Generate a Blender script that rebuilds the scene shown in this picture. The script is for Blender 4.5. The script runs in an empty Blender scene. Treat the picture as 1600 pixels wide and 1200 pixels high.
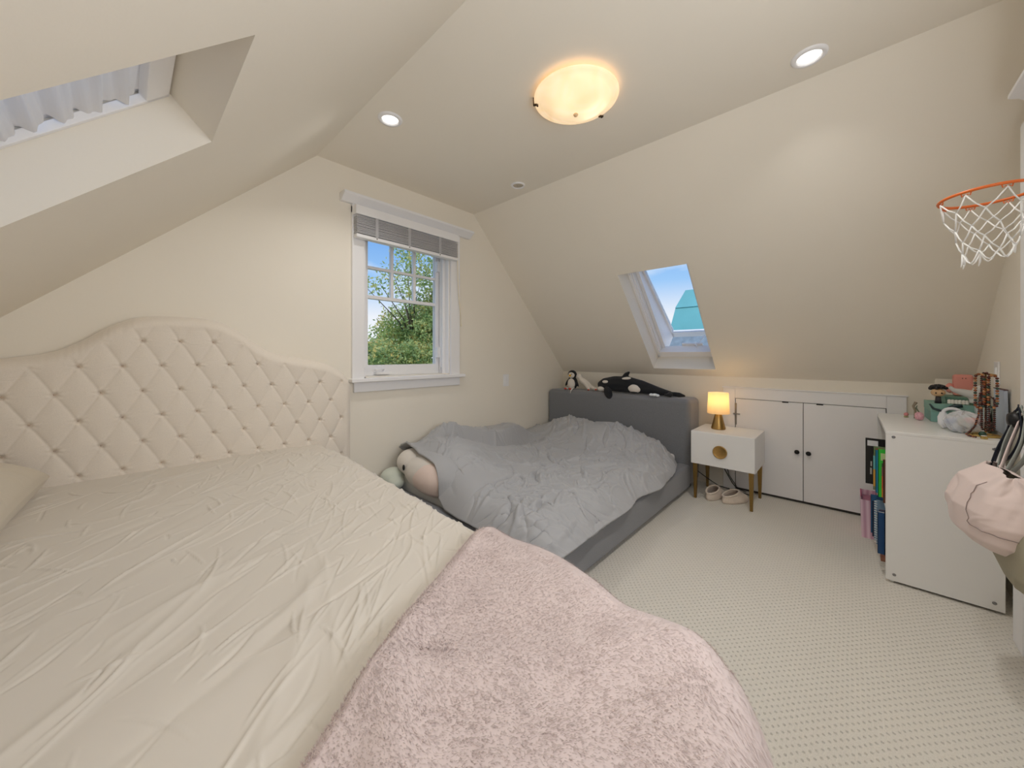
import bpy, bmesh, math, random
import numpy as np
from mathutils import Vector, Matrix
from mathutils.geometry import tessellate_polygon
random.seed(7); RNG = np.random.default_rng(7)
SC = bpy.context.scene
COL = SC.collection
PI = math.pi

# ------------------------------------------------------------------ camera, world, lights, exposure
EYE = 1.15
cam_d = bpy.data.cameras.new('camera'); cam = bpy.data.objects.new('camera', cam_d); COL.objects.link(cam)
cam.location = (0, 0, EYE); cam.rotation_euler = (PI/2, 0, -math.atan2(.7306, .6828))
cam_d.sensor_width = 36; cam_d.lens = 566/1600*36; cam_d.shift_y = -44/1600
cam_d.clip_start = .02; cam_d.clip_end = 200
SC.camera = cam
SC.view_settings.view_transform = 'Standard'; SC.view_settings.look = 'None'
SC.view_settings.gamma = 1; SC.view_settings.use_curve_mapping = False
SC.view_settings.exposure = 0.08
SC.cycles.use_denoising = True
SC.cycles.max_bounces = 14; SC.cycles.diffuse_bounces = 9; SC.cycles.transparent_max_bounces = 24
SC.cycles.sample_clamp_indirect = 6

def lin(c):
    c = c/255.
    return c/12.92 if c <= .04045 else ((c+.055)/1.055)**2.4
def rgb(r, g, b): return (lin(r), lin(g), lin(b), 1)

SKY_STRENGTH = 1.0
world = bpy.data.worlds.new('world'); SC.world = world; world.use_nodes = True
nt = world.node_tree; N = nt.nodes; L = nt.links; N.clear()
def wn(t, **k):
    n = N.new(t)
    for a, b in k.items(): setattr(n, a, b)
    return n
tc = wn('ShaderNodeTexCoord'); sep = wn('ShaderNodeSeparateXYZ'); L.new(tc.outputs['Generated'], sep.inputs[0])
ramp = wn('ShaderNodeValToRGB'); e = ramp.color_ramp.elements
e[0].position = 0.0; e[0].color = rgb(238, 242, 248); e[1].position = .34; e[1].color = rgb(104, 160, 232)
x = ramp.color_ramp.elements.new(.10); x.color = rgb(238, 240, 248)
x = ramp.color_ramp.elements.new(.19); x.color = rgb(158, 200, 246)
L.new(sep.outputs[2], ramp.inputs[0])
mp = wn('ShaderNodeMapping'); mp.inputs['Scale'].default_value = (2, 2, 6); L.new(tc.outputs['Generated'], mp.inputs[0])
cl = wn('ShaderNodeTexNoise'); cl.inputs['Scale'].default_value = 1.6; cl.inputs['Detail'].default_value = 6
L.new(mp.outputs[0], cl.inputs[0])
cr = wn('ShaderNodeValToRGB'); cr.color_ramp.elements[0].position = .5; cr.color_ramp.elements[1].position = .72
L.new(cl.outputs[0], cr.inputs[0])
mx = wn('ShaderNodeMixRGB'); L.new(cr.outputs[0], mx.inputs[0]); L.new(ramp.outputs[0], mx.inputs[1]); mx.inputs[2].default_value = rgb(245, 247, 252)
bg = wn('ShaderNodeBackground'); bg.inputs[1].default_value = SKY_STRENGTH; L.new(mx.outputs[0], bg.inputs[0])
L.new(bg.outputs[0], wn('ShaderNodeOutputWorld').inputs[0])

sun_d = bpy.data.lights.new('sun', 'SUN'); sun_d.energy = 2.2; sun_d.angle = .02; sun_d.color = (1, .95, .86)
sun = bpy.data.objects.new('sun', sun_d); COL.objects.link(sun); sun.rotation_euler = (math.radians(4), math.radians(-48), 0)
DOWNLIGHT_W = 3.6
# added unseen area light in the back wall, evens out the room
fill_d = bpy.data.lights.new('fill_light', 'AREA'); fill_d.shape = 'RECTANGLE'; fill_d.size = 1.3; fill_d.size_y = .95; fill_d.energy = 23; fill_d.color = (.97, .98, 1)
fill = bpy.data.objects.new('fill_light', fill_d); COL.objects.link(fill); fill.location = (.55, -.60, 1.52); fill.rotation_euler = (PI/2+.42, 0, 0)
BOWL_EMIT = .86
LAMP_W = .45

# ------------------------------------------------------------------ dimensions of the room
XK = 3.616; YW = 2.53; YB = -.56; ZC = 2.4495; ZK = .966; XR = 2.193; XL = .853
KR = (ZC-ZK)/(XK-XR); KL = .955; XLK = XL-(ZC-ZK)/KL

# ------------------------------------------------------------------ materials
MATS = {}
def mat(name, col, rough=.6, metal=0, noise=None, bump=None, emit=None, sheen=0, spec=.5, trans=0, alpha=1, coat=0, sss=0):
    """noise = (scale, amount) colour variation; bump = (scale, strength, distance)"""
    if name in MATS: return MATS[name]
    m = bpy.data.materials.new(name); m.use_nodes = True; t = m.node_tree; b = t.nodes['Principled BSDF']
    b.inputs['Base Color'].default_value = col; b.inputs['Roughness'].default_value = rough
    b.inputs['Metallic'].default_value = metal; b.inputs['Specular IOR Level'].default_value = spec
    b.inputs['Transmission Weight'].default_value = trans; b.inputs['Alpha'].default_value = alpha
    b.inputs['Coat Weight'].default_value = coat
    if sheen: b.inputs['Sheen Weight'].default_value = sheen; b.inputs['Sheen Roughness'].default_value = .5
    if sss: b.inputs['Subsurface Weight'].default_value = sss; b.inputs['Subsurface Radius'].default_value = (.02, .015, .01)
    tcn = t.nodes.new('ShaderNodeTexCoord')
    if noise:
        n = t.nodes.new('ShaderNodeTexNoise'); n.inputs['Scale'].default_value = noise[0]; n.inputs['Detail'].default_value = 4
        t.links.new(tcn.outputs['Object'], n.inputs['Vector'])
        r = t.nodes.new('ShaderNodeValToRGB'); a = noise[1]
        r.color_ramp.elements[0].position = .3; r.color_ramp.elements[1].position = .7
        r.color_ramp.elements[0].color = tuple(c*(1-a) for c in col[:3])+(1,)
        r.color_ramp.elements[1].color = tuple(min(1, c*(1+a)) for c in col[:3])+(1,)
        t.links.new(n.outputs[0], r.inputs[0]); t.links.new(r.outputs[0], b.inputs['Base Color'])
    if bump:
        n = t.nodes.new('ShaderNodeTexNoise'); n.inputs['Scale'].default_value = bump[0]; n.inputs['Detail'].default_value = 5
        t.links.new(tcn.outputs['Object'], n.inputs['Vector'])
        u = t.nodes.new('ShaderNodeBump'); u.inputs['Strength'].default_value = bump[1]; u.inputs['Distance'].default_value = bump[2]
        t.links.new(n.outputs[0], u.inputs['Height']); t.links.new(u.outputs[0], b.inputs['Normal'])
    if emit: b.inputs['Emission Color'].default_value = emit[0]; b.inputs['Emission Strength'].default_value = emit[1]
    MATS[name] = m
    return m

paint = mat('wall_paint', rgb(234, 228, 216), .8, bump=(90, .12, .002), noise=(1.3, .012))
white_trim = mat('white_trim', rgb(236, 236, 238), .38, bump=(25, .04, .002))
white_lacquer = mat('white_lacquer', rgb(232, 232, 231), .3, bump=(60, .02, .001))
white_vinyl = mat('white_vinyl', rgb(238, 238, 240), .3)
linen = mat('cream_linen', rgb(227, 218, 206), .9, noise=(300, .04), bump=(900, .25, .0006), sheen=.25)
bedcloth = mat('cream_bedcloth', rgb(209, 202, 191), .85, noise=(3, .015), bump=(1100, .15, .0004), sheen=.15)
pillowcloth = mat('beige_pillowcloth', rgb(202, 192, 174), .85, bump=(900, .15, .0004), sheen=.15)
greycloth = mat('grey_duvet_cloth', rgb(167, 168, 171), .85, noise=(4, .03), bump=(1100, .15, .0004), sheen=.15)
greyfelt = mat('grey_upholstery', rgb(120, 122, 127), .95, noise=(220, .10), bump=(700, .3, .001), sheen=.3)
mattress_m = mat('mattress_white', rgb(226, 226, 224), .9)
furbase = mat('pink_fur_backing', rgb(204, 188, 184), .95, noise=(6, .03), sheen=.3)
gold = mat('brushed_brass', rgb(186, 150, 92), .34, 1, noise=(120, .06))
darkgold = mat('brass_leg', rgb(150, 122, 72), .4, .9, noise=(90, .08))
bronze = mat('dark_bronze', rgb(88, 74, 58), .4, .8)
black = mat('black_metal', rgb(28, 27, 28), .4, .3)
blackcord = mat('black_cord', rgb(25, 25, 26), .6)
chrome = mat('steel_screw', rgb(150, 150, 152), .35, .9)
orange = mat('orange_enamel', rgb(218, 106, 36), .4)
netcord = mat('white_net_cord', rgb(240, 240, 238), .8)
slip_out = mat('cream_plush', rgb(222, 208, 194), .95, noise=(150, .08), bump=(260, .7, .004), sheen=.4)
slip_in = mat('taupe_fleece', rgb(168, 146, 134), .95, noise=(150, .1), bump=(300, .7, .004), sheen=.4)
blackplush = mat('black_plush', rgb(27, 29, 34), .95, bump=(350, .6, .003), sheen=.12)
whiteplush = mat('white_plush', rgb(226, 220, 212), .95, bump=(350, .6, .003), sheen=.3)
pinkplush = mat('pale_pink_plush', rgb(228, 208, 198), .95, bump=(60, .25, .004), sheen=.3)
yellow = mat('yellow_felt', rgb(232, 178, 50), .8); red = mat('red_felt', rgb(196, 66, 48), .8)
bagcloth = mat('pink_canvas', rgb(226, 208, 203), .85, noise=(5, .025), bump=(700, .25, .0008), sheen=.15)
olive = mat('olive_grey_cloth', rgb(160, 154, 134), .9, bump=(500, .2, .001))
navy = mat('navy_strap', rgb(30, 34, 48), .85); greystrap = mat('grey_green_strap', rgb(150, 156, 150), .85)
teal = mat('teal_card', rgb(118, 164, 156), .6, noise=(12, .05))

def add_nodes(m): return m.node_tree, m.node_tree.nodes, m.node_tree.links, m.node_tree.nodes['Principled BSDF']

# carpet: looped pile with rows of pin holes
carpet = mat('cream_loop_carpet', rgb(206, 199, 182), .95, sheen=.2)
t, n_, l_, b = add_nodes(carpet)
tcn = n_.new('ShaderNodeTexCoord'); dn = n_.new('ShaderNodeTexNoise'); dn.inputs['Scale'].default_value = 14
l_.new(tcn.outputs['Object'], dn.inputs['Vector'])
dm = n_.new('ShaderNodeVectorMath'); dm.operation = 'SCALE'; dm.inputs['Scale'].default_value = .010; l_.new(dn.outputs['Color'], dm.inputs[0])
ad = n_.new('ShaderNodeVectorMath'); ad.operation = 'ADD'; l_.new(tcn.outputs['Object'], ad.inputs[0]); l_.new(dm.outputs[0], ad.inputs[1])
sp = n_.new('ShaderNodeSeparateXYZ'); l_.new(ad.outputs[0], sp.inputs[0])
def M(op, a, b2=None, clamp=False):
    q = n_.new('ShaderNodeMath'); q.operation = op; q.use_clamp = clamp
    for i, v in enumerate((a, b2)):
        if v is None: continue
        if isinstance(v, (int, float)): q.inputs[i].default_value = v
        else: l_.new(v, q.inputs[i])
    return q.outputs[0]
cx = M('COSINE', M('MULTIPLY', sp.outputs[0], 2*PI/.030)); cy = M('COSINE', M('MULTIPLY', sp.outputs[1], 2*PI/.026))
pin = M('MULTIPLY', M('SUBTRACT', M('MULTIPLY', cx, cy), .52), 2.2, True)
fn = n_.new('ShaderNodeTexNoise'); fn.inputs['Scale'].default_value = 260; fn.inputs['Detail'].default_value = 3; l_.new(tcn.outputs['Object'], fn.inputs['Vector'])
bn = n_.new('ShaderNodeTexNoise'); bn.inputs['Scale'].default_value = 2.2; l_.new(tcn.outputs['Object'], bn.inputs['Vector'])
mixc = n_.new('ShaderNodeMixRGB'); mixc.inputs[1].default_value = rgb(216, 211, 200); mixc.inputs[2].default_value = rgb(112, 104, 90)
l_.new(M('MULTIPLY', pin, .34), mixc.inputs[0])
mix2 = n_.new('ShaderNodeMixRGB'); mix2.blend_type = 'MULTIPLY'; mix2.inputs[0].default_value = .35
l_.new(mixc.outputs[0], mix2.inputs[1]); l_.new(fn.outputs[0], mix2.inputs[2])
g2 = n_.new('ShaderNodeBrightContrast'); g2.inputs['Bright'].default_value = .12; l_.new(mix2.outputs[0], g2.inputs[0]); l_.new(g2.outputs[0], b.inputs['Base Color'])
hh = M('SUBTRACT', M('MULTIPLY', fn.outputs[0], .6), pin)
bu = n_.new('ShaderNodeBump'); bu.inputs['Strength'].default_value = .6; bu.inputs['Distance'].default_value = .004; l_.new(hh, bu.inputs['Height']); l_.new(bu.outputs[0], b.inputs['Normal'])

glass = bpy.data.materials.new('window_glass'); glass.use_nodes = True
t = glass.node_tree; t.nodes.clear()
o_ = t.nodes.new('ShaderNodeOutputMaterial'); g = t.nodes.new('ShaderNodeBsdfGlass'); g.inputs['IOR'].default_value = 1.02; g.inputs['Roughness'].default_value = 0
g.inputs['Color'].default_value = (.97, .985, .985, 1); t.links.new(g.outputs[0], o_.inputs[0])
skyglass = glass

clearbag = mat('clear_plastic', (.92, .94, .97, 1), .15, spec=.8, bump=(55, .8, .01))
t = clearbag.node_tree; ms = t.nodes.new('ShaderNodeMixShader'); ms.inputs[0].default_value = .30; tp = t.nodes.new('ShaderNodeBsdfTransparent')
t.links.new(tp.outputs[0], ms.inputs[1]); t.links.new(t.nodes['Principled BSDF'].outputs[0], ms.inputs[2]); t.links.new(ms.outputs[0], t.nodes['Material Output'].inputs[0])
shade_m = bpy.data.materials.new('translucent_shade'); shade_m.use_nodes = True
t = shade_m.node_tree; b = t.nodes['Principled BSDF']; b.inputs['Base Color'].default_value = rgb(244, 242, 240); b.inputs['Roughness'].default_value = .8
tr = t.nodes.new('ShaderNodeBsdfTranslucent'); tr.inputs[0].default_value = rgb(246, 240, 232); ms = t.nodes.new('ShaderNodeMixShader'); ms.inputs[0].default_value = .30
t.links.new(b.outputs[0], ms.inputs[1]); t.links.new(tr.outputs[0], ms.inputs[2]); t.links.new(ms.outputs[0], t.nodes['Material Output'].inputs[0])
lampshade_m = bpy.data.materials.new('lamp_shade_cloth'); lampshade_m.use_nodes = True
t = lampshade_m.node_tree; b = t.nodes['Principled BSDF']; b.inputs['Base Color'].default_value = rgb(246, 232, 204); b.inputs['Roughness'].default_value = .9
tr = t.nodes.new('ShaderNodeBsdfTranslucent'); tr.inputs[0].default_value = rgb(255, 226, 170); ms = t.nodes.new('ShaderNodeMixShader'); ms.inputs[0].default_value = .5
t.links.new(b.outputs[0], ms.inputs[1]); t.links.new(tr.outputs[0], ms.inputs[2]); t.links.new(ms.outputs[0], t.nodes['Material Output'].inputs[0])

fur_m = mat('pink_fur', rgb(211, 197, 193), .8, noise=(9, .02), sheen=.2, sss=0)

# ------------------------------------------------------------------ object helpers
def org(o):
    v = Vector((0, 0, 0))
    while o is not None: v += Vector(o.location); o = o.parent
    return v
def link(name, me, m, parent=None, smooth=False):
    if m is not None and not me.materials: me.materials.append(m)
    if smooth: me.shade_smooth()
    o = bpy.data.objects.new(name, me); COL.objects.link(o)
    if parent is not None: o.parent = parent
    return o
def raw(name, V, F, m, parent=None, smooth=False, origin=None):
    """vertices in world metres; the mesh is stored relative to its parent's base"""
    V = np.asarray(V, dtype=np.float32).reshape(-1, 3)
    base = np.array(org(parent)) if parent is not None else (np.array(origin) if origin is not None else np.zeros(3))
    me = bpy.data.meshes.new(name)
    me.from_pydata((V-base).tolist(), [], F); me.update()
    o = link(name, me, m, parent, smooth)
    if parent is None and origin is not None: o.location = origin
    return o
def tag(o, label=None, cat=None, group=None, kind=None):
    if label: o['label'] = label
    if cat: o['category'] = cat
    if group: o['group'] = group
    if kind: o['kind'] = kind
    return o
def thing(name, label, cat, loc, group=None):
    o = bpy.data.objects.new(name, None); o.empty_display_size = .05; COL.objects.link(o); o.location = loc
    return tag(o, label, cat, group)
def sroot(name, loc, label=None):
    o = bpy.data.objects.new(name, None); o.empty_display_size = .05; COL.objects.link(o); o.location = loc
    return tag(o, label, None, None, 'structure')

class MB:
    def __init__(s): s.V = []; s.F = []
    def add(s, V, F):
        k = len(s.V); s.V += [tuple(v) for v in V]; s.F += [tuple(i+k for i in f) for f in F]; return s
    def box(s, x0, x1, y0, y1, z0, z1, mtx=None):
        V = [Vector((x, y, z)) for z in (z0, z1) for y in (y0, y1) for x in (x0, x1)]
        if mtx is not None: V = [mtx @ v for v in V]
        return s.add(V, [(0, 2, 3, 1), (4, 5, 7, 6), (0, 1, 5, 4), (2, 6, 7, 3), (0, 4, 6, 2), (1, 3, 7, 5)])
    def tube(s, pts, r, n=8, closed=False):
        pts = [Vector(p) for p in pts]; N_ = len(pts); V = []; F = []
        rr = r if hasattr(r, '__len__') else [r]*N_
        prev = None
        for i, p in enumerate(pts):
            a = pts[(i-1) % N_] if (closed or i > 0) else p; c = pts[(i+1) % N_] if (closed or i < N_-1) else p
            d = (c-a).normalized() if (c-a).length > 1e-9 else Vector((0, 0, 1))
            if prev is None:
                up = Vector((0, 0, 1)) if abs(d.z) < .9 else Vector((1, 0, 0)); u = d.cross(up).normalized()
            else:
                u = (prev-d*prev.dot(d)).normalized()
            prev = u; w = d.cross(u)
            V += [p+(u*math.cos(2*PI*k/n)+w*math.sin(2*PI*k/n))*rr[i] for k in range(n)]
        for i in range(N_ if closed else N_-1):
            j = (i+1) % N_
            F += [(i*n+k, i*n+(k+1) % n, j*n+(k+1) % n, j*n+k) for k in range(n)]
        if not closed:
            F += [tuple(range(n-1, -1, -1)), tuple((N_-1)*n+k for k in range(n))]
        return s.add(V, F)
    def lathe(s, prof, c, n=32, mtx=None, caps=True):
        V = []; F = []
        for r, z in prof: V += [Vector((r*math.cos(2*PI*k/n), r*math.sin(2*PI*k/n), z)) for k in range(n)]
        for i in range(len(prof)-1): F += [(i*n+k, i*n+(k+1) % n, (i+1)*n+(k+1) % n, (i+1)*n+k) for k in range(n)]
        if caps: F += [tuple(range(n-1, -1, -1)), tuple((len(prof)-1)*n+k for k in range(n))]
        if mtx is not None: V = [mtx @ v for v in V]
        return s.add([v+Vector(c) for v in V], F)
    def ell(s, c, r, n=16, m=10, mtx=None):
        V = [Vector((0, 0, -r[2]))]; F = []
        for j in range(1, m):
            a = -PI/2+PI*j/m
            V += [Vector((r[0]*math.cos(a)*math.cos(2*PI*k/n), r[1]*math.cos(a)*math.sin(2*PI*k/n), r[2]*math.sin(a))) for k in range(n)]
        V.append(Vector((0, 0, r[2])))
        F += [(0, 1+(k+1) % n, 1+k) for k in range(n)]
        for j in range(m-2): F += [(1+j*n+k, 1+j*n+(k+1) % n, 1+(j+1)*n+(k+1) % n, 1+(j+1)*n+k) for k in range(n)]
        T = len(V)-1; F += [(T, 1+(m-2)*n+k, 1+(m-2)*n+(k+1) % n) for k in range(n)]
        if mtx is not None: V = [mtx @ v for v in V]
        return s.add([v+Vector(c) for v in V], F)
    def prism(s, loop, depth, axis='Y', at=0):
        """loop of 2D points extruded along axis from at to at+depth"""
        f = {'Y': lambda a, b, d: (a, d, b), 'X': lambda a, b, d: (d, a, b), 'Z': lambda a, b, d: (a, b, d)}[axis]
        n = len(loop); V = [f(a, b, at) for a, b in loop]+[f(a, b, at+depth) for a, b in loop]
        T = tessellate_polygon([[Vector((a, b, 0)) for a, b in loop]])
        F = [tuple(q) for q in T]+[tuple(i+n for i in reversed(q)) for q in T]+[(i, (i+1) % n, (i+1) % n+n, i+n) for i in range(n)]
        return s.add(V, F)
    def build(s, name, m, parent=None, smooth=False, bevel=0, seg=2, sub=0, origin=None):
        o = raw(name, s.V, s.F, m, parent, smooth or bool(sub), origin)
        bm = bmesh.new(); bm.from_mesh(o.data); bmesh.ops.recalc_face_normals(bm, faces=bm.faces)
        if bevel:
            ed = [e_ for e_ in bm.edges if len(e_.link_faces) == 2 and e_.calc_face_angle(0) > .6]
            bmesh.ops.bevel(bm, geom=ed, offset=bevel, segments=seg, profile=.5, affect='EDGES', clamp_overlap=True)
        bm.to_mesh(o.data); bm.free()
        if bevel:
            o.data.shade_smooth()
            try: o.data.set_sharp_from_angle(angle=1.2)
            except Exception: pass
        if bevel: q = o.modifiers.new('w', 'WEIGHTED_NORMAL'); q.keep_sharp = True; q.weight = 100
        if sub:
            q = o.modifiers.new('s', 'SUBSURF'); q.levels = sub; q.render_levels = sub
        return o
def copy_tree(o, dx, parent=None):
    c = o.copy(); COL.objects.link(c)
    if parent is None: c.location = Vector(o.location)+Vector(dx)
    else: c.parent = parent
    for ch in o.children: copy_tree(ch, dx, c)
    return c
def holed(name, outer, holes, fn, depth, m, parent=None, kind=None):
    """flat slab with straight-through openings; fn(u, v, w) -> world point"""
    loops = [outer]+holes; pts = [p for lp in loops for p in lp]; n = len(pts)
    T = tessellate_polygon([[Vector((p[0], p[1], 0)) for p in lp] for lp in loops])
    V = [fn(p[0], p[1], 0) for p in pts]+[fn(p[0], p[1], depth) for p in pts]
    F = [tuple(q) for q in T]+[tuple(i+n for i in reversed(q)) for q in T]
    k = 0
    for lp in loops:
        c = len(lp); F += [(k+i, k+(i+1) % c, k+(i+1) % c+n, k+i+n) for i in range(c)]; k += c
    o = raw(name, V, F, m, parent)
    bm = bmesh.new(); bm.from_mesh(o.data); bmesh.ops.recalc_face_normals(bm, faces=bm.faces); bm.to_mesh(o.data); bm.free()
    if kind: o['kind'] = kind
    return o
def grid(name, P, m, parent=None, smooth=True, thick=0, closed_u=False):
    """P: (rows, cols, 3) world points"""
    r, c, _ = P.shape; idx = np.arange(r*c).reshape(r, c)
    cc = c if closed_u else c-1
    j = np.arange(cc); j2 = (j+1) % c
    a = idx[:-1][:, j]; b2 = idx[:-1][:, j2]; d = idx[1:][:, j2]; e2 = idx[1:][:, j]
    Q = np.stack([a, b2, d, e2], -1).reshape(-1, 4)
    base = np.array(org(parent)) if parent is not None else np.zeros(3)
    return fastmesh(name, P.reshape(-1, 3)-base, Q, m, parent, smooth, thick)
def fastmesh(name, V, Q, m, parent=None, smooth=True, thick=0):
    me = bpy.data.meshes.new(name); k = Q.shape[1]
    me.vertices.add(len(V)); me.vertices.foreach_set('co', np.asarray(V, dtype=np.float32).ravel())
    me.loops.add(Q.size); me.loops.foreach_set('vertex_index', Q.astype(np.int32).ravel())
    me.polygons.add(len(Q)); me.polygons.foreach_set('loop_start', np.arange(0, Q.size, k, dtype=np.int32))
    me.polygons.foreach_set('loop_total', np.full(len(Q), k, dtype=np.int32))
    me.update(calc_edges=True)
    o = link(name, me, m, parent, smooth)
    if thick:
        s = o.modifiers.new('thickness', 'SOLIDIFY'); s.thickness = thick; s.offset = 0
    return o
def blob(name, parts, voxel, m, parent=None, smooth=6):
    """ellipsoids and tapered limbs grown together into one skin"""
    b_ = MB()
    for p in parts:
        if p[0] == 'e': b_.ell(p[1], p[2], mtx=p[3] if len(p) > 3 else None)
        else: b_.tube(p[1], p[2], 10)
    o = b_.build(name, m, parent, smooth=True)
    q = o.modifiers.new('r', 'REMESH'); q.mode = 'VOXEL'; q.voxel_size = voxel; q.use_smooth_shade = True
    q = o.modifiers.new('s', 'SMOOTH'); q.iterations = smooth; q.factor = .5
    return o
def Rx(a): return Matrix.Rotation(a, 4, 'X')
def Ry(a): return Matrix.Rotation(a, 4, 'Y')
def Rz(a): return Matrix.Rotation(a, 4, 'Z')

def waves(X, Y, seed, scale, k=7, octs=1):
    g = np.random.default_rng(seed); out = np.zeros_like(X, dtype=float)
    for _ in range(k):
        a = g.uniform(0, 2*PI); f = scale*g.uniform(.6, 1.5); ph = g.uniform(0, 2*PI)
        out += np.sin((X*math.cos(a)+Y*math.sin(a))*f+ph+1.3*np.sin((X*math.sin(a)-Y*math.cos(a))*f*.6+ph))
    return out/k
def creases(S, T, n, seed, ang, spread, lrange, wrange, amp, region=None, bend=.15):
    """random sharp little folds on a regular grid S, T (metres)"""
    g = np.random.default_rng(seed); H = np.zeros_like(S); s0, t0 = S[0, 0], T[0, 0]
    ds = S[0, 1]-S[0, 0]; dt = T[1, 0]-T[0, 0]; R_, C_ = S.shape
    for _ in range(n):
        cs = g.uniform(S.min(), S.max()); ct = g.uniform(T.min(), T.max())
        if region is not None and g.uniform() > region(cs, ct): continue
        Ln = g.uniform(*lrange); w = g.uniform(*wrange); a = ang+g.normal(0, spread); A = amp*g.uniform(.35, 1)*(1 if g.uniform() < .72 else -1)
        bd = g.normal(0, bend); hw = Ln*.5+w*4
        j0 = max(0, int((cs-hw-s0)/ds)); j1 = min(C_, int((cs+hw-s0)/ds)+2); i0 = max(0, int((ct-hw-t0)/dt)); i1 = min(R_, int((ct+hw-t0)/dt)+2)
        if j1 <= j0 or i1 <= i0: continue
        x = S[i0:i1, j0:j1]-cs; y = T[i0:i1, j0:j1]-ct
        u = (x*math.cos(a)+y*math.sin(a))/(Ln*.5); v = -x*math.sin(a)+y*math.cos(a)-bd*Ln*(u*u)*.5
        ww = w*(1.15-.6*np.abs(u)); ww = np.maximum(ww, w*.3)
        H[i0:i1, j0:j1] += A*np.clip(1-u*u, 0, 1)**.8*np.exp(-(np.abs(v)/ww)**1.5)
    return H
def sstep(a, b_, x):
    q = np.clip((x-a)/(b_-a), 0, 1); return q*q*(3-2*q)

# ------------------------------------------------------------------ ROOM SHELL
TH = .18
fl = MB().box(XLK-.1, XK+.2, YB-.2, YW+.2, -.12, 0).build('floor', carpet); tag(fl, 'cream looped carpet with rows of pin holes', kind='structure')
ce = MB().box(XL-.12, XR+.12, YB-.2, YW+.2, ZC, ZC+TH).build('ceiling', paint); tag(ce, 'flat cream strip of ceiling between the two slopes', kind='structure')
# right slope: u along Y, v = X ; offset w outwards along the slope normal
nr = Vector((KR, 0, 1)).normalized(); nl = Vector((-KL, 0, 1)).normalized()
def fr(u, v, w): p = Vector((v, u, ZK+KR*(XK-v)))+nr*w; return tuple(p)
def flf(u, v, w): p = Vector((v, u, ZC-KL*(XL-v)))+nl*w; return tuple(p)
RO = (.868, 1.415, 2.797, 3.556)     # opening: Y0 Y1 X0 X1
LO = (.895, 1.440, -.560, .184)
o = holed('ceiling_slope', [(YB-.2, XR), (YW+.2, XR), (YW+.2, XK+.13), (YB-.2, XK+.13)], [[(RO[0], RO[2]), (RO[0], RO[3]), (RO[1], RO[3]), (RO[1], RO[2])]], fr, TH, paint, kind='structure')
tag(o, 'sloping cream ceiling with the uncovered skylight, right side')
o = holed('ceiling_slope', [(YB-.2, XLK-.13), (YW+.2, XLK-.13), (YW+.2, XL), (YB-.2, XL)], [[(LO[0], LO[2]), (LO[0], LO[3]), (LO[1], LO[3]), (LO[1], LO[2])]], flf, TH, paint, kind='structure')
tag(o, 'sloping cream ceiling over the cream bed, left side')
tag(MB().box(XK, XK+TH, YB-.2, YW+.2, 0, ZK).build('wall_right', paint), 'low cream knee wall under the right slope', kind='structure')
tag(MB().box(XLK-TH, XLK, YB-.2, YW+.2, 0, ZK).build('wall_left', paint), 'low cream knee wall under the left slope', kind='structure')
WX0, WX1, WZ0, WZ1 = 1.165, 1.914, 1.0, 2.16
prof = [(XLK-.3, 0), (XK+.3, 0), (XK+.3, ZK-.3*KR+.14), (XR+.05, ZC+.08), (XL-.05, ZC+.08), (XLK-.3, ZK-.3*KL+.14)]
prof = [(XLK-.05, 0), (XK+.05, 0), (XK+.05, ZK), (XR+.05, ZC+.03), (XL-.05, ZC+.03), (XLK-.05, ZK)]
o = holed('wall_window', prof, [[(WX0, WZ0), (WX1, WZ0), (WX1, WZ1), (WX0, WZ1)]], lambda u, v, w: (u, YW+w, v), .2, paint, kind='structure'); tag(o, 'cream gable wall with the casement window')
o = holed('wall_back', prof, [[(-.12, 1.03), (1.22, 1.03), (1.22, 2.01), (-.12, 2.01)]], lambda u, v, w: (u, YB-w, v), .2, paint, kind='structure'); tag(o, 'cream gable wall with the white door, far right')
# small boxed ledge at the right end of the knee wall
tag(MB().box(XK-.035, XK+.01, YB, -.40, 0, 1.052).build('trim_1', paint, bevel=.003), 'cream boxed-out ledge at the end of the knee wall', kind='structure')
tag(MB().box(1.9, 3.3, YW-.014, YW, 0, .1).build('baseboard_window', white_trim, bevel=.003), 'white baseboard under the window wall', kind='structure')
tag(MB().box(XK-.014, XK, -.40, -.28, 0, .1).build('baseboard_right', white_trim, bevel=.003), 'short white baseboard beside the closet doors', kind='structure')

# ------------------------------------------------------------------ WINDOW 1 (casement in the gable wall)
w1 = sroot('window_1', (1.54, YW, 1.0), 'white casement window with six small panes over one large pane')
F0 = YW-.022
MB().box(1.072, WX0-.006, F0, YW, .97, 2.19).build('casing', white_trim, w1, bevel=.003)
MB().box(WX1+.002, 2.013, F0, YW, .97, 2.19).build('casing', white_trim, w1, bevel=.003)
MB().box(1.072, 2.013, F0-.002, YW, WZ1-.02, 2.2).build('head_casing', white_trim, w1, bevel=.003)
c_ = MB(); c_.prism([(YW, 2.255), (YW-.085, 2.255), (YW-.085, 2.238), (YW-.055, 2.222), (YW-.03, 2.2), (YW, 2.2)], 1.13, 'X', .995)
c_.build('crown', white_trim, w1, bevel=.002)
MB().box(1.055, 2.05, YW-.06, YW+.12, .965, .992).build('sill', white_trim, w1, bevel=.006)
MB().box(1.085, 2.013, F0, YW, .895, .965).build('apron', white_trim, w1, bevel=.004)
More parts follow.
